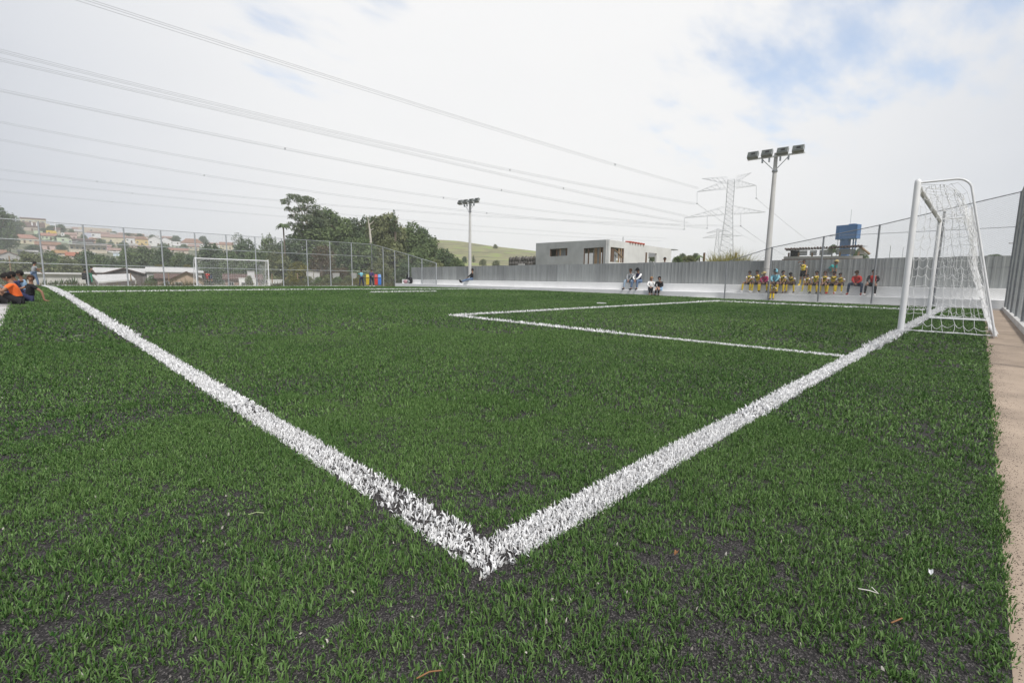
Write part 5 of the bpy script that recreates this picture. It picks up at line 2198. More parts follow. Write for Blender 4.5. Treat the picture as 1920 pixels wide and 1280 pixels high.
SMALL = [
    (40, 417, 12, 430, 'dark', 'small dark tree left of the long cream hilltop house'),
    (84, 428, 20, 437, 'dark', 'dark bush tree above the pale green gable house'),
    (98, 423, 16, 432, 'dark', 'dark tree just left of the white village mast'),
    (115, 421, 17, 437, 'dark', 'tall dark tree right of the white village mast'),
    (64, 439, 26, 450, 'dark', 'dark tree beside the hipped roof of the big cream house'),
    (110, 441, 18, 452, 'dark', 'dark tree between the yellow box house and the pale green walls'),
    (127, 440, 12, 450, 'mid', 'small green tree above the small pale green block'),
    (134, 430, 12, 439, 'mid', 'small green tree left of the beige grey roofed house'),
    (62, 459, 34, 470, 'dark', 'dark hedge tree in the garden of the big cream house'),
    (116, 459, 22, 470, 'dark', 'dark tree right of the pink terracotta house'),
    (92, 450, 22, 460, 'mid', 'green tree under the pale green row house'),
    (190, 448, 20, 460, 'mid', 'green tree between the orange walled and wide cream houses'),
    (209, 453, 12, 464, 'mid', 'small green tree over the small pink house'),
    (232, 454, 18, 466, 'dark', 'dark tree in front of the white house with dark windows'),
    (214, 434, 14, 441, 'dark', 'dark tree on the skyline right of the large beige house'),
    (241, 437, 22, 446, 'dark', 'dark treetop on the skyline above the white house with dark windows'),
    (262, 438, 14, 446, 'dark', 'small dark treetop on the skyline above the yellow house'),
    (310, 456, 24, 470, 'mid', 'green tree in front of the double gable house'),
    (330, 442, 20, 455, 'dark', 'dark round tree on the skyline left of the terracotta skyline house'),
    (382, 443, 16, 460, 'dark', 'dark spreading tree on the skyline right of the terracotta skyline house'),
    (346, 458, 16, 468, 'mid', 'green bush tree below the terracotta skyline house'),
    (150, 453, 14, 462, 'dark', 'dark tree over the long cream terrace house'),
    (158, 440, 10, 450, 'mid', 'tiny green tree left of the lilac block'),
    (286, 440, 12, 447, 'mid', 'small green treetop on the skyline above the double gable house'),
]
for (cx, yt, w, yb, lf, lb) in SMALL:
    p, D = hill_pt(cx, yb)
    tree('hillside_tree', lb, cx, yt, w, yb, D - 2, 'round', lf, base_z=float(p[2]) - 1)

# sheds and houses just beyond the far fence, lower than the pitch
SH = dict(name='shed', cat='shed', base=4.5)
house('long white walled shed at the left behind the fence weeds', 70, 150, 514, 540, 'mono', 1.5, (.52, .505, .48), M_roof_white, 0, 66, wins=[], **SH)


def tilted_roof(label, pts, D, m, posts=()):
    P = [at(x, y, D + dd) for x, y, dd in pts]
    c = sum(P) / len(P)
    root = empty('shed_roof', (c[0], c[1], -4.2), 0, label, 'shed')
    o = np.array([c[0], c[1], -4.2])
    mb = MB()
    n = len(P)
    V = [p - o for p in P] + [p - o - np.array([0, 0, .18]) for p in P]
    mb.raw(V, [tuple(range(n)), tuple(range(n, 2 * n))[::-1]] + [(i, n + i, n + (i + 1) % n, (i + 1) % n) for i in range(n)])
    mb.build('roof', m, root)
    for i in range(n):
        q = V[i]
        MB().tube([(q[0], q[1], 0), (q[0], q[1], q[2] - .2)], .09, 6).build('post', M_concrete, root)
    return root


tilted_roof('pale tilted fibre roof behind the two people at the fence', [(172, 515, 4), (184, 528.5, -4), (254, 523, -4), (244, 513, 4)], 64, M_roof_white)
house('white roofed hall with a dark open gable over the tilted roof', 192, 274, 512, 540, 'mono', 9, (.20, .18, .17), M_roof_white, 0, 84, wins=[], **SH)
house('brown gabled hut in front of the white roofed hall', 208, 262, 512.5, 540, 'gf', 9, (.13, .11, .10), M_tile_dark, 0, 79, wins=[], **SH)
house('long white roof left of the far goal behind the tiled house', 288, 372, 511, 540, 'mono', 9, (.55, .54, .52), M_roof_white, 0, 86, wins=[], **SH)
house('tan gabled house with brown tiles beside the left post of the far goal', 326, 378, 524, 545, 'gf', 14, (.42, .32, .24), M_tile_dark, 2, 70, name='house', cat='house', base=3.5)
house('brown tiled house behind the left part of the far goal', 300, 336, 521, 545, 'gs', 7, (.30, .22, .18), M_tile_dark, 1, 76, name='house', cat='house', base=3.5)
house('red brown roofed house seen through the far goal net', 428, 486, 523, 545, 'gs', 8, (.34, .24, .20), M_tile_dark, 3, 76, name='house', cat='house', base=3.5)
house('white hut seen through the right half of the far goal net', 451, 479, 524, 545, 'flat', 0, WHITE, M_roof_white, 2, 70, name='house', cat='house', base=3.5)
house('low white hut right of the far goal', 504, 532, 527, 545, 'flat', 0, WHITE, M_roof_white, 1, 70, name='house', cat='house', base=3.5)
for (x0, x1, y0, y1, lb) in ((576, 588, 511, 518, 'small white hut left among the bushes'), (590, 600, 512, 518, 'small white hut right among the bushes'),
                             (625, 637, 514, 519, 'grey hut low among the bushes'), (660, 669, 514, 519, 'grey hut left of the person in teal'),
                             (466, 478, 510, 516, 'white hut roof seen through the top right of the far goal')):
    house(lb, x0, x1, y0 + 1, y1 + 22, 'flat', 0, (.5, .49, .48) if 'white' in lb else (.3, .3, .29), M_roof_grey, 0, 72, wins=[], name='hut', cat='hut', base=3)
for (x, y0, lb) in ((108, 525, 'leaning white pole by the tilted roof'),):
    pass

# tall garden poles between the fence and the sheds
for k, (x, y0, lb) in enumerate(((318, 512, 'thin tan pole left of the tan gabled house'), (511, 513, 'thin pale pole right of the far goal'), (536, 520, 'short tan pole by the yellowish tree'),
                                 (559, 512, 'tall tan pole behind the far fence'), (247, 512, 'thin brown pole beside the tilted roof'), (24, 480, 'dark pole at the left behind the seated boys'))):
    thin_pole('garden_pole', x, y0, 540, 60, .07, lb, 'pole', M_wood)


for (cx, yt, w, lf, lb) in ((578, 518, 22, 'olive', 'low olive bush hiding the left white hut'), (597, 519, 22, 'mid', 'low green bush below the right white hut'), (612, 515, 24, 'olive', 'olive bush between the white huts and the grey hut'),
                        (632, 519, 26, 'mid', 'green bush below the grey hut'), (652, 517, 24, 'olive', 'olive bush left of the person in teal'), (668, 521, 24, 'yellow', 'yellowish bush right behind the person in teal'),
                        (556, 519, 24, 'yellow', 'yellowish bush by the tall tan pole'), (538, 523, 22, 'olive', 'low olive bush right of the low white hut'), (468, 517, 14, 'olive', 'small bush seen through the far goal net')):
    tree('garden_bush', lb, cx, yt, w, 539, 60, 'round', lf, base_z=-2.5)


# spiky plants and weeds behind the far fence
def spiky_plant(label, cx, ytop, D, leaf='dark', n=18):
    p = at(cx, 536, D)
    h = float(at(cx, ytop, D)[2]) - float(p[2]) + .2
    rr = random.Random(hash_int(label))
    V, F, T = [], [], []
    for k in range(n):
        a = rr.uniform(0, 6.28)
        lean = rr.uniform(.05, .75)
        L = h * rr.uniform(.6, 1.05)
        w = L * .07
        tip = (math.cos(a) * L * lean, math.sin(a) * L * lean, L * math.sqrt(1 - lean * lean * .6))
        mid = tuple(c * .5 for c in tip[:2]) + (tip[2] * .55,)
        o = len(V)
        V += [(-math.sin(a) * w * .5, math.cos(a) * w * .5, 0), (math.sin(a) * w * .5, -math.cos(a) * w * .5, 0),
              (mid[0] + math.sin(a) * w, mid[1] - math.cos(a) * w, mid[2]), (mid[0] - math.sin(a) * w, mid[1] + math.cos(a) * w, mid[2]), tip]
        F += [(o, o + 1, o + 2, o + 3), (o + 3, o + 2, o + 4, o + 4)]
        T += [rr.uniform(.1, .6)] * 5
    F3 = np.array([f[:3] for f in F if f[2] == f[3]])
    F4 = np.array([f for f in F if f[2] != f[3]])
    root = empty('agave_plant', (p[0], p[1], float(p[2]) - .2), 0, label, 'plant')
    np_mesh('leaves', np.array(V), [F4, F3], tint=np.array(T), m=LEAF[leaf], parent=root)


for (x, y, lb) in ((84, 522, 'spiky dark plant just left of the first fence post'), (103, 523, 'spiky dark plant right of the second clump by the white shed'), (116, 519, 'tallest spiky plant in front of the white shed'),
                   (129, 521, 'spiky plant near the people at the fence'), (139, 517, 'thin spiky plant beside the white shed pole'), (94, 526, 'low spiky plant in front of the white shed')):
    spiky_plant(lb, x, y, 50)


def scatter_weeds():
    r = np.random.default_rng(77)
    xs, ys, hs_ = [], [], []
    n = 5200
    x = r.uniform(-4, 27 * K, n)
    y = r.uniform(43.9 * K, 51 * K, n)
    k = r.random(n) < np.clip(fnoise(x, y, 8, .35) * 1.6 - .2, 0, 1)
    x, y = x[k], y[k]
    h = .25 + .75 * fnoise(x, y, 11, .6)
    V, F, T = blades(x, y, h, .05, 1, .2, 78, 5)
    V[:, 2] -= .12 + np.clip(V[:, 1] - 48.5, 0, 10) * .12
    T = np.clip(T * .8 + fnoise(V[:, 0], V[:, 1], 12, .5) * .4, 0, 1)
    tag(np_mesh('weeds', V, [F[0]], tint=T, m=leaf_mat('weed_leaf', (.05, .07, .025), (.22, .19, .09))), 'rough weeds growing behind the far end fence', kind='stuff')
    # tall yellow grass under the pylon behind the metal fence
    n = 2600
    px_ = r.uniform(1326, 1405, n)
    D = r.uniform(30, 36, n)
    P = np.array([at(a, 490, b) for a, b in zip(px_, D)])
    keep = r.random(n) < np.interp(px_, [1326, 1340, 1378, 1392, 1405], [.4, 1, 1, .6, .25])
    P, px_ = P[keep], px_[keep]
    h = np.interp(px_, [1326, 1345, 1370, 1388, 1405], [.6, .95, 1.1, 1.2, 1.0]) * r.uniform(.6, 1.25, len(px_)) + .75
    V, F, T = blades(P[:, 0], P[:, 1], h, .03, 2, .12, 79, 2)
    z0 = 0.95
    V[:, 2] += z0 - zg(V[:, 0], V[:, 1])
    tag(np_mesh('tall_grass', V, F, tint=T, m=leaf_mat('dry_grass_leaf', (.14, .14, .04), (.42, .38, .13))), 'tall yellow grass behind the metal fence below the pylon', kind='stuff')


scatter_weeds()
for (cx, yt, w, yb, D, lf, kd, lb) in ((1270, 480, 22, 494, 42, 'mid', 'round', 'green bush just right of the unfinished building behind the metal fence'),
                                       (1292, 479, 24, 494, 44, 'olive', 'round', 'olive bush in the middle of the row behind the metal fence'),
                                       (1304, 475, 16, 490, 60, 'pale', 'round', 'pale grey green bush behind the row by the building'),
                                       (1279, 475, 14, 490, 110, 'pale', 'round', 'distant pale treetop above the bush by the building'),
                                       (1610, 466, 28, 492, 48, 'mid', 'round', 'small green tree right of the open shed below the water tank'),
                                       (1560, 459, 18, 475, 52, 'mid', 'round', 'green treetop behind the shed roof left of the tank tower'),
                                       (1862, 477, 34, 488, 60, 'dark', 'flat', 'low dark treetop above the metal fence right of the near goal'),
                                       (1224, 478, 16, 492, 75, 'pale', 'round', 'pale bush seen through the last opening of the unfinished building')):
    tree('roadside_bush', lb, cx, yt, w, yb, D, kd, lf, base_z=-.5)
# shrubs on the meadow hill
for (cx, yt, w, yb, D, lb) in ((888, 478, 9, 487, 205, 'dark conical shrub on the meadow slope right of the floodlight'), (871, 481, 10, 489, 200, 'dark shrub left of the floodlight on the meadow'),
                               (905, 486, 16, 494, 195, 'low green bush behind the metal fence at the foot of the meadow'), (930, 488, 18, 496, 195, 'low olive bush left of the stone wall'),
                               (929, 458, 9, 463, 320, 'lone round tree on the meadow skyline'), (845, 476, 16, 486, 205, 'green bush at the left foot of the meadow')):
    tree('meadow_shrub', lb, cx, yt, w, yb + 4, D, 'round' if 'conical' not in lb else 'cone', 'dark' if 'dark' in lb else 'olive', base_z=float(at(cx, yb, D)[2]) - .4)

# ------------------------------------------------------------------ people
def cloth(name, rgb):
    return mat('cloth_' + name, rgb, .85, .12, 14, bump=.1)


SKIN = [mat('skin_light', (.42, .25, .18), .6, .08, 20), mat('skin_tan', (.30, .165, .105), .6, .08, 20), mat('skin_brown', (.17, .088, .055), .6, .08, 20)]
C_ = dict(yellow=(.80, .58, .03), white=(.76, .75, .73), black=(.018, .018, .020), navy=(.03, .035, .085), red=(.60, .045, .035), orange=(.85, .16, .035), teal=(.06, .36, .34),
          cyan=(.22, .50, .60), magenta=(.42, .03, .13), grey=(.27, .28, .29), jeans=(.11, .16, .25), lightjeans=(.27, .35, .44), darkjeans=(.035, .05, .085), purple=(.07, .045, .13),
          brown=(.10, .06, .04), hair=(.012, .010, .009), hairbrown=(.05, .028, .016), blond=(.28, .16, .07), straw=(.42, .33, .14), green=(.03, .23, .14), lime=(.5, .55, .1), dkred=(.30, .03, .03), ltblue=(.30, .45, .62))


def M_c(k):
    return cloth(k, C_[k])


def skin_obj(name, chains, parent, m, sub=1):
    """chains: list of [(point, radius), ...]; identical points are welded; grown with a Skin modifier"""
    verts, rad, edges, idx = [], [], [], {}
    for ch in chains:
        prev = None
        for p, r in ch:
            key = (round(p[0], 4), round(p[1], 4), round(p[2], 4))
            if key not in idx:
                idx[key] = len(verts)
                verts.append(tuple(p))
                rad.append(r)
            i = idx[key]
            if prev is not None and prev != i:
                edges.append((prev, i))
            prev = i
    me = bpy.data.meshes.new(name)
    me.from_pydata(verts, edges, [])
    me.materials.append(m)
    o = link_mesh(name, me, parent)
    md = o.modifiers.new('skin', 'SKIN')
    md.use_smooth_shade = True
    md.branch_smoothing = .4
    sv = me.skin_vertices[0].data
    for i, r in enumerate(rad):
        rr = r if isinstance(r, tuple) else (r, r)
        sv[i].radius = rr
        sv[i].use_root = (i == 0)
    sd = o.modifiers.new('subsurf', 'SUBSURF')
    sd.levels = sub
    sd.render_levels = sub
    return o


def two_bone(a, b, l1, l2, hint):
    a, b, hint = Vector(a), Vector(b), Vector(hint)
    d = b - a
    L = min(d.length, (l1 + l2) * .999)
    d = d.normalized()
    x = (L * L + l1 * l1 - l2 * l2) / (2 * L)
    h = math.sqrt(max(l1 * l1 - x * x, 0))
    n = hint - d * hint.dot(d)
    if n.length < 1e-5:
        n = d.orthogonal()
    n.normalize()
    return a + d * x + n * h, a + d * L


def person(label, loc, yaw, s, pose='sit', lean=18, spread=.13, drop=.44, kick=.04, arms='knees', look=0.0, nod=8, skin=1, hair='hair', hairlen=0.0,
           shirt='white', sleeve=None, long=False, yoke=None, bottom='black', legs='short', socks=None, shoe='black', hat=None, hood=None, group=None, side=0.0, sub=1,
           legdir=None, twist=0.0, badge=None):
    """figure 1.70 m tall when s = 1; local +y is where it faces; for sitting poses the origin is the seat under the hips"""
    root = empty('person', loc, yaw, label, 'person', group, s)
    R = Matrix.Rotation(math.radians(-lean), 3, 'X')
    Rz = Matrix.Rotation(math.radians(twist), 3, 'Z')
    Rs = Matrix.Rotation(math.radians(side), 3, 'Y')
    T = Rz @ Rs @ R
    if pose == 'stand':
        P = Vector((0, 0, .90))
    elif pose == 'ground':
        P = Vector((0, 0, .115))
    else:
        P = Vector((0, 0, .115))
    sp = lambda x, y, z: P + T @ Vector((x, y, z))
    waist, chest, neck = sp(0, 0, .15), sp(0, .015, .33), sp(0, .0, .50)
    sh = {q: sp(q * .165, -.005, .435) for q in (-1, 1)}
    Rh = Matrix.Rotation(math.radians(look), 3, 'Z') @ Matrix.Rotation(math.radians(-nod), 3, 'X')
    hd = lambda x, y, z: neck + T @ Vector((0, .005, .055)) + Rh @ Vector((x, y, z))
    hip = {q: P + Vector((q * .085, .01, -.01)) for q in (-1, 1)}
    knee, ank, toe, heel = {}, {}, {}, {}
    for q in (-1, 1):
        if pose == 'stand':
            st = spread * .5
            knee[q] = Vector((q * (.09 + st * .5), .02 + (q * kick), .47))
            ank[q] = Vector((q * (.09 + st), q * kick * 1.6 - .01, .085))
            toe[q] = ank[q] + Vector((q * .03, .17, -.055))
        elif pose == 'ground':
            knee[q] = P + Vector((q * spread, .36, .22))
            ank[q] = P + Vector((q * spread * .9, .56, -drop))
            toe[q] = ank[q] + Vector((0, .15, -.04))
        elif legdir:
            k_, a_ = legdir
            knee[q] = P + Vector((q * .09 + k_[0], k_[1], k_[2] + q * .012))
            ank[q] = P + Vector((q * .06 + a_[0], a_[1] + q * .05, a_[2] + q * .012))
            toe[q] = ank[q] + Vector((0, .08, .14))
        else:
            knee[q] = P + Vector((q * spread, .43, .015))
            ank[q] = Vector((q * (spread + .01), .43 + kick + q * .02, -drop + .085))
            toe[q] = ank[q] + Vector((q * .02, .17, -.055))
        heel[q] = ank[q] + (ank[q] - toe[q]) * .28 + Vector((0, 0, -.035))
    elbow, wrist, hdir = {}, {}, {}
    for q in (-1, 1):
        mode = arms if isinstance(arms, str) else arms[(q + 1) // 2]
        if mode == 'knees':
            w, hint = knee[q] + Vector((-q * .03, -.03, .085)), Vector((q * 1.0, -.3, -.2))
        elif mode == 'lap':
            w, hint = P + Vector((q * .05, .33, .10)), Vector((q * 1.0, -.2, -.2))
        elif mode == 'between':
            w, hint = P + Vector((q * .035, .44, .04)), Vector((q * 1.0, 0, .2))
        elif mode == 'face':
            w, hint = hd(q * .05, .10, -.02), Vector((q * .7, .4, -1))
        elif mode == 'hang':
            w, hint = sh[q] + Vector((q * .06, .06, -.50)), Vector((0, -1, 0))
        elif mode == 'hips':
            w, hint = P + Vector((q * .15, .08, .06)), Vector((q * 1.0, -.6, 0))
        elif mode == 'head':
            w, hint = hd(q * .12, .02, .12), Vector((q * 1.0, .2, .3))
        elif mode == 'prop':
            w, hint = P + Vector((q * .42, -.12, -.085)), Vector((q * .3, -1, 0))
        elif mode == 'propback':
            w, hint = P + Vector((q * .26, -.34, -.075)), Vector((q * .3, -1, .1))
        elif mode == 'back':
            w, hint = P + Vector((q * .2, -.28, -.05)), Vector((q * .5, -1, 0))
        elif mode == 'phone':
            w, hint = sp(q * .06, .32, .34), Vector((q * .8, 0, -1))
        elif mode == 'reach':
            w, hint = sp(q * .12, .42, .12), Vector((q * .4, -.4, -1))
        else:
            w, hint = P + Vector((q * .2, .2, .1)), Vector((q, 0, 0))
        k_ = 1.18 if mode == 'propback' else 1.0
        elbow[q], wrist[q] = two_bone(sh[q], w, .275 * k_, .245 * k_, hint)
        hdir[q] = (wrist[q] - elbow[q]).normalized()
        if mode == 'propback':
            hdir[q] = Vector((q * .25, -.9, -.22)).normalized()
        if mode == 'prop':
            hdir[q] = Vector((q * .8, -.5, -.25)).normalized()
    # body, one skin
    ch = [[(P, .105), (waist, .105), (chest, .115), (neck, .055), (hd(0, .005, .03), .058), (hd(0, .012, .085), .082), (hd(0, 0, .145), .092), (hd(0, -.006, .195), .062)],
          [(hd(0, .012, .085), .082), (hd(0, .088, .075), .022)]]
    for q in (-1, 1):
        ch.append([(chest, .115), (sh[q], .055), (elbow[q], .038), (wrist[q], .026)])
        h = hdir[q]
        a = h.orthogonal().normalized()
        up = Vector((0, 0, 1))
        sidev = h.cross(up)
        sidev = sidev.normalized() if sidev.length > .05 else a
        palm = wrist[q] + h * .075
        ch[-1].append((palm, .030))
        curl = h.cross(sidev)
        if curl.z > 0:
            curl = -curl
        for k, (o_, L) in enumerate(((-.027, .060), (-.009, .072), (.010, .068), (.028, .054))):
            k1 = palm + sidev * o_ + h * (.02 + L * .5)
            ch.append([(palm, .030), (k1, .0095), (k1 + h * L * .42 + curl * L * .28, .008)])
        th = wrist[q] + h * .03 + sidev * (-q * .042)
        ch.append([(palm, .030), (th, .011), (th + h * .045 + sidev * (-q * .012), .009)])
        ch.append([(P, .105), (hip[q], .088), (hip[q].lerp(knee[q], .5), .072), (knee[q], .054), (knee[q].lerp(ank[q], .35), .056), (ank[q], .036), (toe[q], .032)])
    skin_obj('body', ch, root, SKIN[skin], sub)
    # face
    for q in (-1, 1):
        MB().ball(hd(q * .034, .083, .108), .011, nu=6, nv=4).build('eye', M_dark, root)
        MB().ball(hd(q * .090, .0, .098), .022, nu=6, nv=4, sc=(.5, .8, 1.2)).build('ear', SKIN[skin], root)
    MB().ball(hd(0, .086, .045), .018, nu=6, nv=4, sc=(1.3, .5, .4)).build('mouth', cloth('lip', (.25, .09, .08)), root)
    # hair
    if hair:
        mb = MB()
        mb.ball(hd(0, -.012, .122), .107, nu=14, nv=9, sc=(.93, 1.0, 1.0), rot=Rh @ Matrix.Rotation(math.radians(42), 3, 'X'), z0=-.42)
        if hairlen:
            mb.ball(hd(0, -.055, .085 - hairlen * .35), .085, nu=10, nv=6, sc=(1.05, .6, .9 + hairlen * 4))
        mb.build('hair', M_c(hair), root)
    if hat:
        mb = MB()
        mb.ball(hd(0, -.008, .15), .108, nu=12, nv=5, rot=Rh, z0=.05)
        nb = 14
        rim = [hd(.165 * math.cos(2 * math.pi * k / nb) * (1 if hat != 'black' else .62), .165 * math.sin(2 * math.pi * k / nb) + (.0 if hat != 'black' else .06), .152) for k in range(nb)]
        rim2 = [v + Vector((0, 0, .012)) for v in rim]
        mb.raw(rim + rim2, [tuple(range(nb))[::-1], tuple(range(nb, 2 * nb))] + [(k, (k + 1) % nb, nb + (k + 1) % nb, nb + k) for k in range(nb)])
        mb.build('hat', M_c(hat), root)
    if hood:
        mb = MB()
        mb.ball(hd(0, -.022, .10), .122, nu=12, nv=8, sc=(.95, .95, 1.15), rot=Rh @ Matrix.Rotation(math.radians(42), 3, 'X'), z0=-.35)
        mb.build('hood', M_c(hood), root)
    # shirt
    g = .024
    slv = sleeve or shirt
    sc = [[(P + T @ Vector((0, 0, .02)), .118 + g), (waist, .112 + g), (chest, .126 + g), (sp(0, .012, .405), .118), (sp(0, .004, .475), .078)]]
    for q in (-1, 1):
        sc.append([(chest, .122 + g), (sh[q], .066)])
    if slv == shirt:
        for q in (-1, 1):
            e = sh[q].lerp(elbow[q], .62)
            sc[1 if q < 0 else 2] += ([(elbow[q], .053), (wrist[q] - hdir[q] * .02, .04)] if long else [(e, .062)])
        skin_obj('jacket' if long else 'shirt', sc, root, M_c(shirt), sub)
    else:
        skin_obj('shirt', sc, root, M_c(shirt), sub)
        for q in (-1, 1):
            e = sh[q].lerp(elbow[q], .75)
            a = [(sh[q].lerp(elbow[q], .22), .066), (sh[q].lerp(elbow[q], .45), .066), (e, .064)]
            if long:
                a = [(sh[q], .069)] + a[:2] + [(elbow[q], .055), (wrist[q] - hdir[q] * .02, .042)]
            skin_obj('sleeve', [a], root, M_c(slv), sub)
    if yoke:
        skin_obj('yoke', [[(sp(-.10, .085, .42), .030), (sp(-.045, .112, .36), .030), (sp(.01, .125, .315), .030), (sp(.07, .112, .37), .030), (sp(.11, .08, .42), .030)]], root, M_c(yoke), sub)
        skin_obj('collar', [[(sp(-.05, .03, .47), .032), (sp(0, .055, .445), .030), (sp(.05, .03, .47), .032)]], root, M_c('white'), sub)
    if badge:
        MB().ball(sp(.0, .135, .24), .04, nu=8, nv=4, sc=(1, .5, 1), rot=T).build('badge', M_c(badge), root)
    # bottoms
    bc = []
    for q in (-1, 1):
        m_ = hip[q].lerp(knee[q], .5)
        if legs == 'short':
            bc.append([(P, .12), (hip[q], .106), (m_, .095), (hip[q].lerp(knee[q], .8), .088)])
        else:
            bc.append([(P, .12), (hip[q], .104), (m_, .088), (knee[q], .070), (knee[q].lerp(ank[q], .4), .064), (ank[q] + (knee[q] - ank[q]) * .06, .052)])
    skin_obj('shorts' if legs == 'short' else 'trousers', bc, root, M_c(bottom), sub)
    for q in (-1, 1):
        if socks:
            d = ank[q] - knee[q]
            skin_obj('sock', [[(knee[q] + d * .12, .056), (knee[q] + d * .4, .064), (knee[q] + d * .75, .052), (ank[q], .045)]], root, M_c(socks), sub)
        if shoe:
            skin_obj('shoe', [[(heel[q], .042), (ank[q] + Vector((0, 0, -.03)), .050), (ank[q].lerp(toe[q], .6), .046), (toe[q] + (toe[q] - ank[q]) * .12, .034)]], root, M_c(shoe), sub)
    return root


FACE = math.atan2(-BN[1], -BN[0]) - math.pi / 2      # yaw that looks from the bench to the pitch


def sit_bench(label, x, hpx, level=2, **kw):
    off = (TREAD + .13) if level == 2 else .13
    z = STEP2 if level == 2 else STEP1
    q = on_bench(x, off, 520)
    D = depth((q[0], q[1], z))
    nominal = .115 + .50 * math.cos(math.radians(kw.get('lean', 18))) + .055 + .20
    s = (hpx / FPX * D) / nominal
    low = (STEP2 - STEP1) if level == 2 else (STEP1 - float(zg(q[0], q[1])))
    h_ = hash_int(label)
    kw.setdefault('twist', h_ % 23 - 11)
    kw.setdefault('side', h_ // 23 % 9 - 4)
    kw.setdefault('look', h_ // 200 % 50 - 25)
    kw.setdefault('kick', .03 + (h_ // 10000 % 10 - 5) * .016)
    kw.setdefault('drop', min(low / s, .46))
    return person(label, (q[0], q[1], z), FACE + math.radians(kw.pop('turn', 0)), s, **kw)


KIT = dict(shirt='yellow', sleeve='white', yoke='black', bottom='black', socks='yellow', group='children in yellow football kit on the bench')
sit_bench('child in yellow kit at the left end of the team row, white shoes', 1406, 25, lean=10, arms='between', shoe='white', spread=.22, skin=1, look=-10, **KIT)
sit_bench('child in yellow kit sitting left of the magenta jacket', 1423, 27, lean=14, arms='knees', shoe='white', spread=.16, skin=1, look=-25, **KIT)
sit_bench('child in a magenta jacket with a yellow cap, hunched over', 1437, 24, lean=26, arms='between', shirt='magenta', long=True, hat='straw', bottom='black', socks='yellow', shoe='black', spread=.2, skin=1, nod=25)
sit_bench('child in a light blue hooded jacket', 1457, 29, lean=20, arms='between', shirt='cyan', long=True, hood='cyan', bottom='navy', socks='yellow', shoe='black', spread=.16, skin=1, nod=15)
sit_bench('small child in yellow kit on the lower step in front of the blue hood', 1454, 20, level=1, lean=16, arms='between', shoe='black', spread=.10, skin=2, **KIT)
sit_bench('child in yellow kit right of the blue hood, looking to the left', 1470, 27, lean=16, arms='between', shoe='brown', spread=.15, skin=1, look=55, **KIT)
sit_bench('child in yellow kit leaning forward with head down, left of the standing child', 1487, 24, lean=32, arms='between', shoe='brown', spread=.19, skin=2, nod=32, **KIT)
_q = on_bench(1505, TREAD + .38, 520)
person('child in yellow kit standing on the bench with a hand on the head', (_q[0], _q[1], STEP2), FACE + math.radians(-10), 47 / FPX * depth((_q[0], _q[1], 1)) / 1.67, pose='stand', lean=0,
       arms=('hang', 'head'), shoe='yellow', spread=.10, kick=.0, skin=1, look=35, badge='lime', **KIT)
sit_bench('small child in yellow kit sitting below the standing child', 1516, 21, lean=16, arms='between', shoe='lime', spread=.19, skin=1, **KIT)
sit_bench('broad child in yellow kit with a green chest badge', 1531, 27, lean=6, arms='knees', shoe='black', spread=.15, skin=1, badge='green', hairlen=.05, **KIT)
sit_bench('fair child in yellow kit in front of the person in the straw hat', 1548, 27, lean=14, arms='between', shoe='black', spread=.13, skin=0, hair='hairbrown', kick=-.14, **KIT)
_q = on_bench(1554, TREAD + .52, 500)
person('person in teal with a straw hat bending behind the seated children', (_q[0], _q[1], STEP2), FACE + math.radians(70), .72, pose='stand', lean=48, arms='reach', shirt='teal', bottom='grey',
       legs='long', hat='straw', hair='hairbrown', skin=1, nod=10)
sit_bench('child in yellow kit with red shoes', 1564, 27, lean=12, arms='lap', shoe='red', spread=.17, skin=2, **KIT)
sit_bench('child in yellow kit at the right end of the team row, pale shoes', 1578, 24, lean=18, arms='lap', shoe='white', spread=.15, skin=1, look=20, **KIT)
sit_bench('man in a red jacket and jeans with red shoes, hands clasped', 1609, 29, lean=24, arms='between', shirt='red', long=True, bottom='darkjeans', legs='long', shoe='dkred', spread=.28, skin=1, hair='hairbrown', nod=18)
sit_bench('player in red and black jacket and black socks at the right end of the bench', 1638, 31, lean=6, arms='knees', shirt='red', sleeve='black', long=True, bottom='black', socks='black', shoe='white', spread=.20, skin=0)
# four spectators left of the fence
sit_bench('spectator in a grey jacket and pale jeans, left of the four on the bench', 1184, 26, lean=16, arms='between', shirt='grey', long=True, bottom='lightjeans', legs='long', shoe='black', spread=.22, skin=1, hair='hairbrown', turn=8, look=-25)
sit_bench('man with dark cap and white sleeved navy sweater among the four spectators', 1199, 27, lean=22, arms='between', shirt='navy', sleeve='white', long=True, bottom='jeans', legs='long', shoe='black', spread=.16, skin=1, hat='black', nod=25)
sit_bench('woman in a white blouse and black trousers on the lower step', 1221, 25, level=1, lean=8, arms='lap', shirt='white', long=True, bottom='black', legs='long', shoe='brown', spread=.06, skin=0, hair='blond', hairlen=.10, turn=32, look=30, kick=.06)
sit_bench('dark haired woman in a black jacket and blue skirt, rightmost of the four', 1238, 26, level=1, lean=14, arms='lap', shirt='black', long=True, bottom='ltblue', legs='short', socks='black', shoe='black', spread=.08, skin=0, hairlen=.10, turn=12, nod=10)
# man resting alone by the distant pole
_q = on_bench(884.5, TREAD + .24, 520)
_s = 21 / FPX * depth((_q[0], _q[1], 1)) / .84
person('man in black jacket and jeans lying back alone on the bench by the pole', (_q[0], _q[1], STEP2), FACE + math.radians(-38), _s, lean=-6, arms='lap', shirt='black', long=True,
       bottom='jeans', legs='long', shoe='black', skin=1, legdir=((0, .40, -.07), (0, .80, -.24)), nod=5)
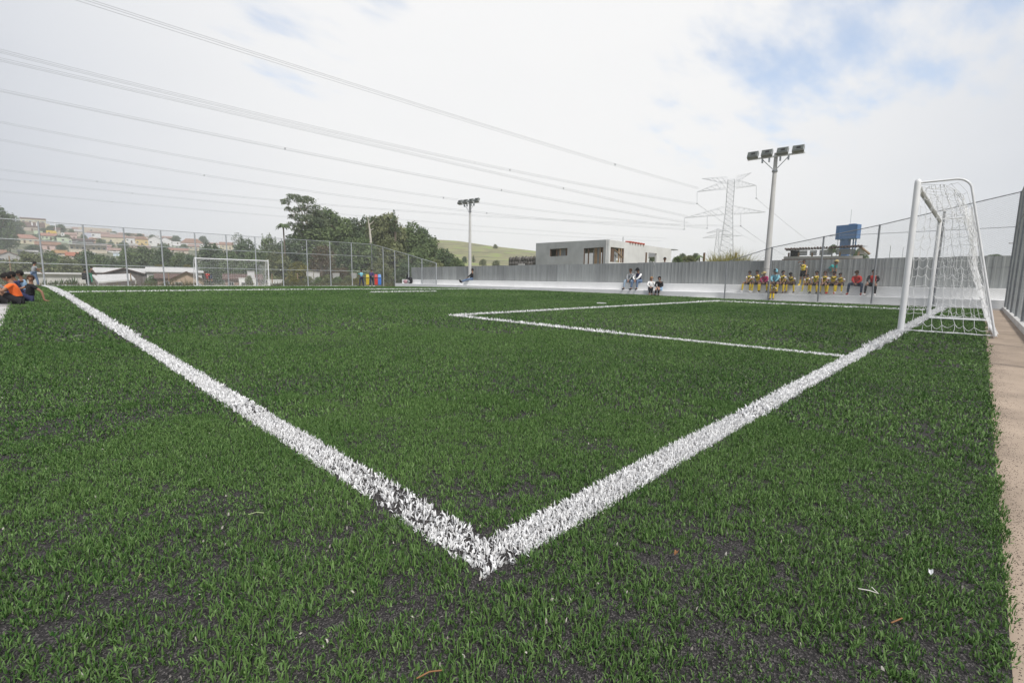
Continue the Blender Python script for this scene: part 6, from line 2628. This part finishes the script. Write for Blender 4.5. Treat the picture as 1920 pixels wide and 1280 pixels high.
# head and shoulders of someone behind the metal fence
_p = at(1246, 492, 31)
person('man in dark clothes standing behind the metal fence near the building', (_p[0], _p[1], float(at(1246, 481, 31)[2]) - 1.72), FACE + math.radians(40), 1.0, pose='stand', lean=4, arms='hang', shirt='grey', long=True, bottom='darkjeans', legs='long', skin=2)
# people at the far corner
for (x, D, lb, yaw_, kw) in ((678, 46.0, 'person in a teal jersey standing with hands on hips at the far corner', 0, dict(shirt='cyan', sleeve='teal', bottom='navy', legs='long', arms='hips', skin=2)),
                            (697, 45.6, 'person in dark purple clothes standing at the far corner between the bins', 20, dict(shirt='purple', long=True, bottom='darkjeans', legs='long', arms='lap', skin=1, shoe='white'))):
    p = at(x, 536, D)
    z = float(zg(p[0], p[1]))
    person(lb, (p[0], p[1], z), math.atan2(*(-frame_axes(p)[1])[::-1]) - math.pi / 2 + math.radians(yaw_), 32.5 / FPX * D / 1.70, pose='stand', lean=0, spread=.2, kick=.02, **kw)
# two people crouched by the fence
p = at(160, 537, 43.5)
person('person in black with white patches sitting by the far fence', (p[0], p[1], float(zg(p[0], p[1])) + .38), math.atan2(*(-frame_axes(p)[1])[::-1]) - math.pi / 2 + 2.6, 1.12, lean=10, arms='lap', shirt='black', long=True, bottom='black', legs='long', skin=2, badge='white')
p = at(170.5, 537, 43.9)
person('person in green trousers leaning beside the far fence post', (p[0], p[1], float(zg(p[0], p[1]))), math.atan2(*(-frame_axes(p)[1])[::-1]) - math.pi / 2 + 2.0, .98, pose='stand', lean=20, arms='reach', shirt='brown', long=True, bottom='green', legs='long', skin=1)
# goalkeeper
p = at(396, 537, 46.2)
person('goalkeeper in a red jersey bending forward inside the far goal', (p[0], p[1], float(zg(p[0], p[1]))), math.atan2(*(-frame_axes(p)[1])[::-1]) - math.pi / 2 - 1.2, 1.0, pose='stand', lean=68, arms='reach', shirt='red', long=True, bottom='darkjeans', legs='short', socks='black', shoe='black', spread=.35, skin=1, nod=-20)
# walking man on the left path
p = at(66, 541, 30)
z = float(zg(p[0], p[1])) - .03
person('man in grey holding a white paper on the path behind the seated boys', (p[0], p[1], z), math.atan2(*(frame_axes(p)[0])[::-1]) - math.pi / 2 + .35, 48 / FPX * 30 / 1.70, pose='stand', lean=8, spread=.1, kick=.09, arms=('reach', 'phone'), shirt='grey', bottom='jeans', legs='long', skin=1, nod=18)
# boys on the edge of the turf
GB = dict(pose='ground', group='boys sitting on the edge of the turf', sub=2)


def boy(label, x, ybot, hpx, D, yaw_, **kw):
    p = at(x, ybot, D)
    fz = kw.pop('fz', 0)
    a = math.atan2(*(frame_axes(p)[1])[::-1])          # direction away from the camera
    nominal = .115 + .50 * math.cos(math.radians(kw.get('lean', 18))) + .255
    z = float(zg(p[0], p[1])) + fz
    return person(label, (p[0], p[1], z), a - math.pi / 2 + math.radians(yaw_), hpx / FPX * depth((p[0], p[1], z)) / nominal, **kw)


_g = lambda x, y: depth(on_z(x, y, .12))
boy('boy in an orange shirt sitting with head bowed at the left edge of the turf', 36, 569, 58, _g(27, 566), 84, lean=13, arms='knees', shirt='orange', bottom='black', skin=1, nod=40, drop=.20, spread=.08, shoe='lime', socks=None, look=10, **GB)
boy('boy in a black shirt propped on one hand looking at the camera', 56, 564, 48, _g(55, 562), 92, lean=-9, arms=('propback', 'knees'), shirt='black', bottom='navy', skin=1, hair='hairbrown', nod=5, drop=.20, look=75, shoe='black', **GB)
boy('boy in a navy top hidden behind the orange shirted boy', 38, 557, 50, _g(36, 558), 88, lean=10, arms='knees', shirt='navy', bottom='navy', skin=2, nod=22, drop=.22, shoe='black', **GB)
boy('boy with a pale blue collar between the navy top and the black shirt', 47, 552, 46, _g(46, 553), 85, lean=5, arms='knees', shirt='ltblue', sleeve='navy', bottom='navy', skin=2, nod=15, drop=.22, shoe='black', **GB)
boy('boy at the very left edge with only dark hair and arms showing', 10, 566, 52, _g(3, 564), 88, lean=16, arms='knees', shirt='grey', bottom='black', skin=1, nod=25, drop=.24, shoe='lime', **GB)


# ------------------------------------------------------------------ bags and small things
def backpack():
    q = on_bench(769, TREAD - .12, 525)
    root = empty('backpack', (q[0], q[1], STEP1), FACE, 'black backpack leaning on the far left end of the bench', 'backpack')
    b = MB().ball((0, 0, .30), .34, nu=12, nv=8, sc=(.95, .6, .95)).build('bag', M_c('black'), root)
    MB().ball((0, .16, .20), .2, nu=10, nv=6, sc=(1, .5, .8)).build('pocket', M_c('grey'), root)
    MB().tube([(-.08, 0, .60), (-.05, 0, .72), (.05, 0, .72), (.08, 0, .60)], .02, 6).build('handle', M_c('black'), root)


backpack()


def sports_bag():
    q = on_bench(760, TREAD - .14, 525)
    root = empty('sports_bag', (q[0], q[1], STEP1), FACE, 'small pinkish sports bag on the lower step left of the backpack', 'bag')
    MB().ball((0, 0, .17), .2, nu=12, nv=8, sc=(1.5, .8, .85)).build('bag', cloth('pinkish', (.40, .24, .26)), root)
    MB().tube([(-.12, 0, .32), (-.08, 0, .42), (.08, 0, .42), (.12, 0, .32)], .016, 6).build('handle', M_c('black'), root)


sports_bag()
_q = on_bench(764, TREAD + .35, 520)
root = empty('bottle', (_q[0], _q[1], STEP2), 0, 'dark bottle standing on the far left end of the bench', 'bottle')
MB().tube([(0, 0, 0), (0, 0, .34), (0, 0, .42), (0, 0, .55)], [.11, .11, .05, .045], 10).build('body', M_c('black'), root)
MB().tube([(0, 0, .55), (0, 0, .60)], .05, 8).build('cap', M_c('grey'), root)


def litter(name, label, x, y, pts, r, m, flat=None):
    p = on_z(x, y, .02)
    z = float(zg(p[0], p[1]))
    mb = MB()
    if flat:
        w, h = flat
        mb.raw([(-w, -h, .0), (w * .2, -h * 1.1, .006), (w, -h * .2, .012), (w * .6, h, .004), (-w * .4, h * .9, .010), (-w * 1.1, h * .1, .002)], [(0, 1, 2, 3), (0, 3, 4, 5)])
        mb.raw([(-w, -h, -.002), (w * .2, -h * 1.1, .004), (w, -h * .2, .010), (w * .6, h, .002), (-w * .4, h * .9, .008), (-w * 1.1, h * .1, .0)], [(3, 2, 1, 0), (5, 4, 3, 0)])
    else:
        mb.tube(pts, r, 6)
    o = mb.build(name, m)
    o.location = (p[0], p[1], z + .018)
    o.rotation_euler = (0, 0, -_ya)
    tag(o, label, name.replace('_', ' '))


M_straw = mat('dry_straw', (.40, .36, .24), .8, .2, 40)
M_twig = mat('pale_twig', (.55, .52, .48), .8, .2, 40)
M_brown = mat('brown_leaf', (.22, .11, .05), .8, .3, 40)
litter('twig', 'pale bent twig lying on the turf at the lower right', 1636, 1110, [(-.024, .014, .002), (-.005, .003, .005), (.010, -.005, .003), (.006, .012, .008)], .0012, M_twig)
litter('dry_leaf', 'curled brown leaf stalk on the turf at the bottom centre', 805, 1262, [(-.022, -.009, .0), (.0, .0, .006), (.022, .007, .003)], .0014, M_brown)
litter('loose_fibre', 'long pale loose fibre lying left of the white corner', 480, 962, [(-.022, -.004, .0), (.0, .004, .004), (.022, .006, .001)], .0014, mat('pale_fibre', (.30, .36, .18), .7, .2, 40))
litter('paper_scrap', 'white scrap on the turf at the right', 1745, 1072, None, 0, M_white_paint, (.004, .006))
litter('dry_leaf', 'tiny orange leaf on the turf right of the white corner', 1268, 1036, None, 0, M_brown, (.006, .005))
litter('loose_fibre', 'thin white thread lying on the turf left of the touchline', 148, 632, [(-.04, -.01, .0), (.0, .01, .006), (.04, .014, .0)], .002, M_twig)
litter('paper_scrap', 'pale scrap on the turf at the lower left', 262, 1082, None, 0, M_straw, (.004, .005))
litter('dry_leaf', 'reddish stalk on the turf at the lower right', 1682, 1163, [(-.016, -.004, .0), (.016, .006, .004)], .0016, M_brown)


# loose pale fibres and grit caught in the turf
def flecks():
    r = np.random.default_rng(123)
    n = 900
    d = .6 + 5.5 * r.random(n) ** 1.4
    a = _ya + r.uniform(-.95, .95, n)
    x, y = CAM[0] + np.sin(a) * d, CAM[1] + np.cos(a) * d
    k = (x > XL + .05) & (y > YN + .05)
    x, y = x[k], y[k]
    V, F, T = blades(x, y, np.full(len(x), .011), .0045, 2, .004, 124, 1)
    V[:, 2] += .003
    tag(np_mesh('turf_flecks', V, F, tint=T, m=blade_mat('fleck', (.16, .14, .12), (.62, .58, .52), .7, .2)), 'pale grit and loose fibres in the turf', kind='stuff')


flecks()


# rubber crumb spilled from the turf on to the paths
def crumb_spill():
    r = np.random.default_rng(321)
    n = 9000
    x = CAM[0] + .3 + 9 * r.random(n) ** 1.8
    y = YN - .01 - np.abs(r.normal(0, .055, n)) * (1 + 2 * (r.random(n) < .12))
    x2 = XL - .02 - np.abs(r.normal(0, .10, n // 2))
    y2 = 2 + 14 * r.random(n // 2)
    x, y = np.concatenate([x, x2]), np.concatenate([y, y2])
    V, F, T = blades(x, y, np.full(len(x), .0028), .0032, 1, .002, 322, 1)
    V[:, 2] += -zg(V[:, 0], V[:, 1]) + np.where(V[:, 1] < YN, -.018, -.026 + zg(V[:, 0], V[:, 1]))
    tag(np_mesh('crumb_spill', V, F, tint=T, m=blade_mat('loose_crumb', (.015, .014, .014), (.09, .08, .07), .9, .1)), 'black rubber crumb spilled along the turf edges', kind='stuff')


crumb_spill()


# ------------------------------------------------------------------ haze
def make_haze():
    mb = MB()
    R = 640
    mb.box((CAM[0] + FW[0] * 330, CAM[1] + FW[1] * 330, 33.0), (2 * R, 2 * R, 86), rz=-_ya)
    m = bpy.data.materials.new('haze_air')
    m.use_nodes = True
    t = m.node_tree
    t.nodes.clear()
    out = N(t, 'ShaderNodeOutputMaterial')
    v = N(t, 'ShaderNodeVolumePrincipled')
    v.inputs['Color'].default_value = (.97, .98, 1.0, 1)
    v.inputs['Density'].default_value = .00058
    v.inputs['Anisotropy'].default_value = .2
    t.links.new(v.outputs[0], out.inputs['Volume'])
    o = mb.build('haze', m)
    tag(o, 'pale haze in the air over the field and village', kind='stuff')


make_haze()
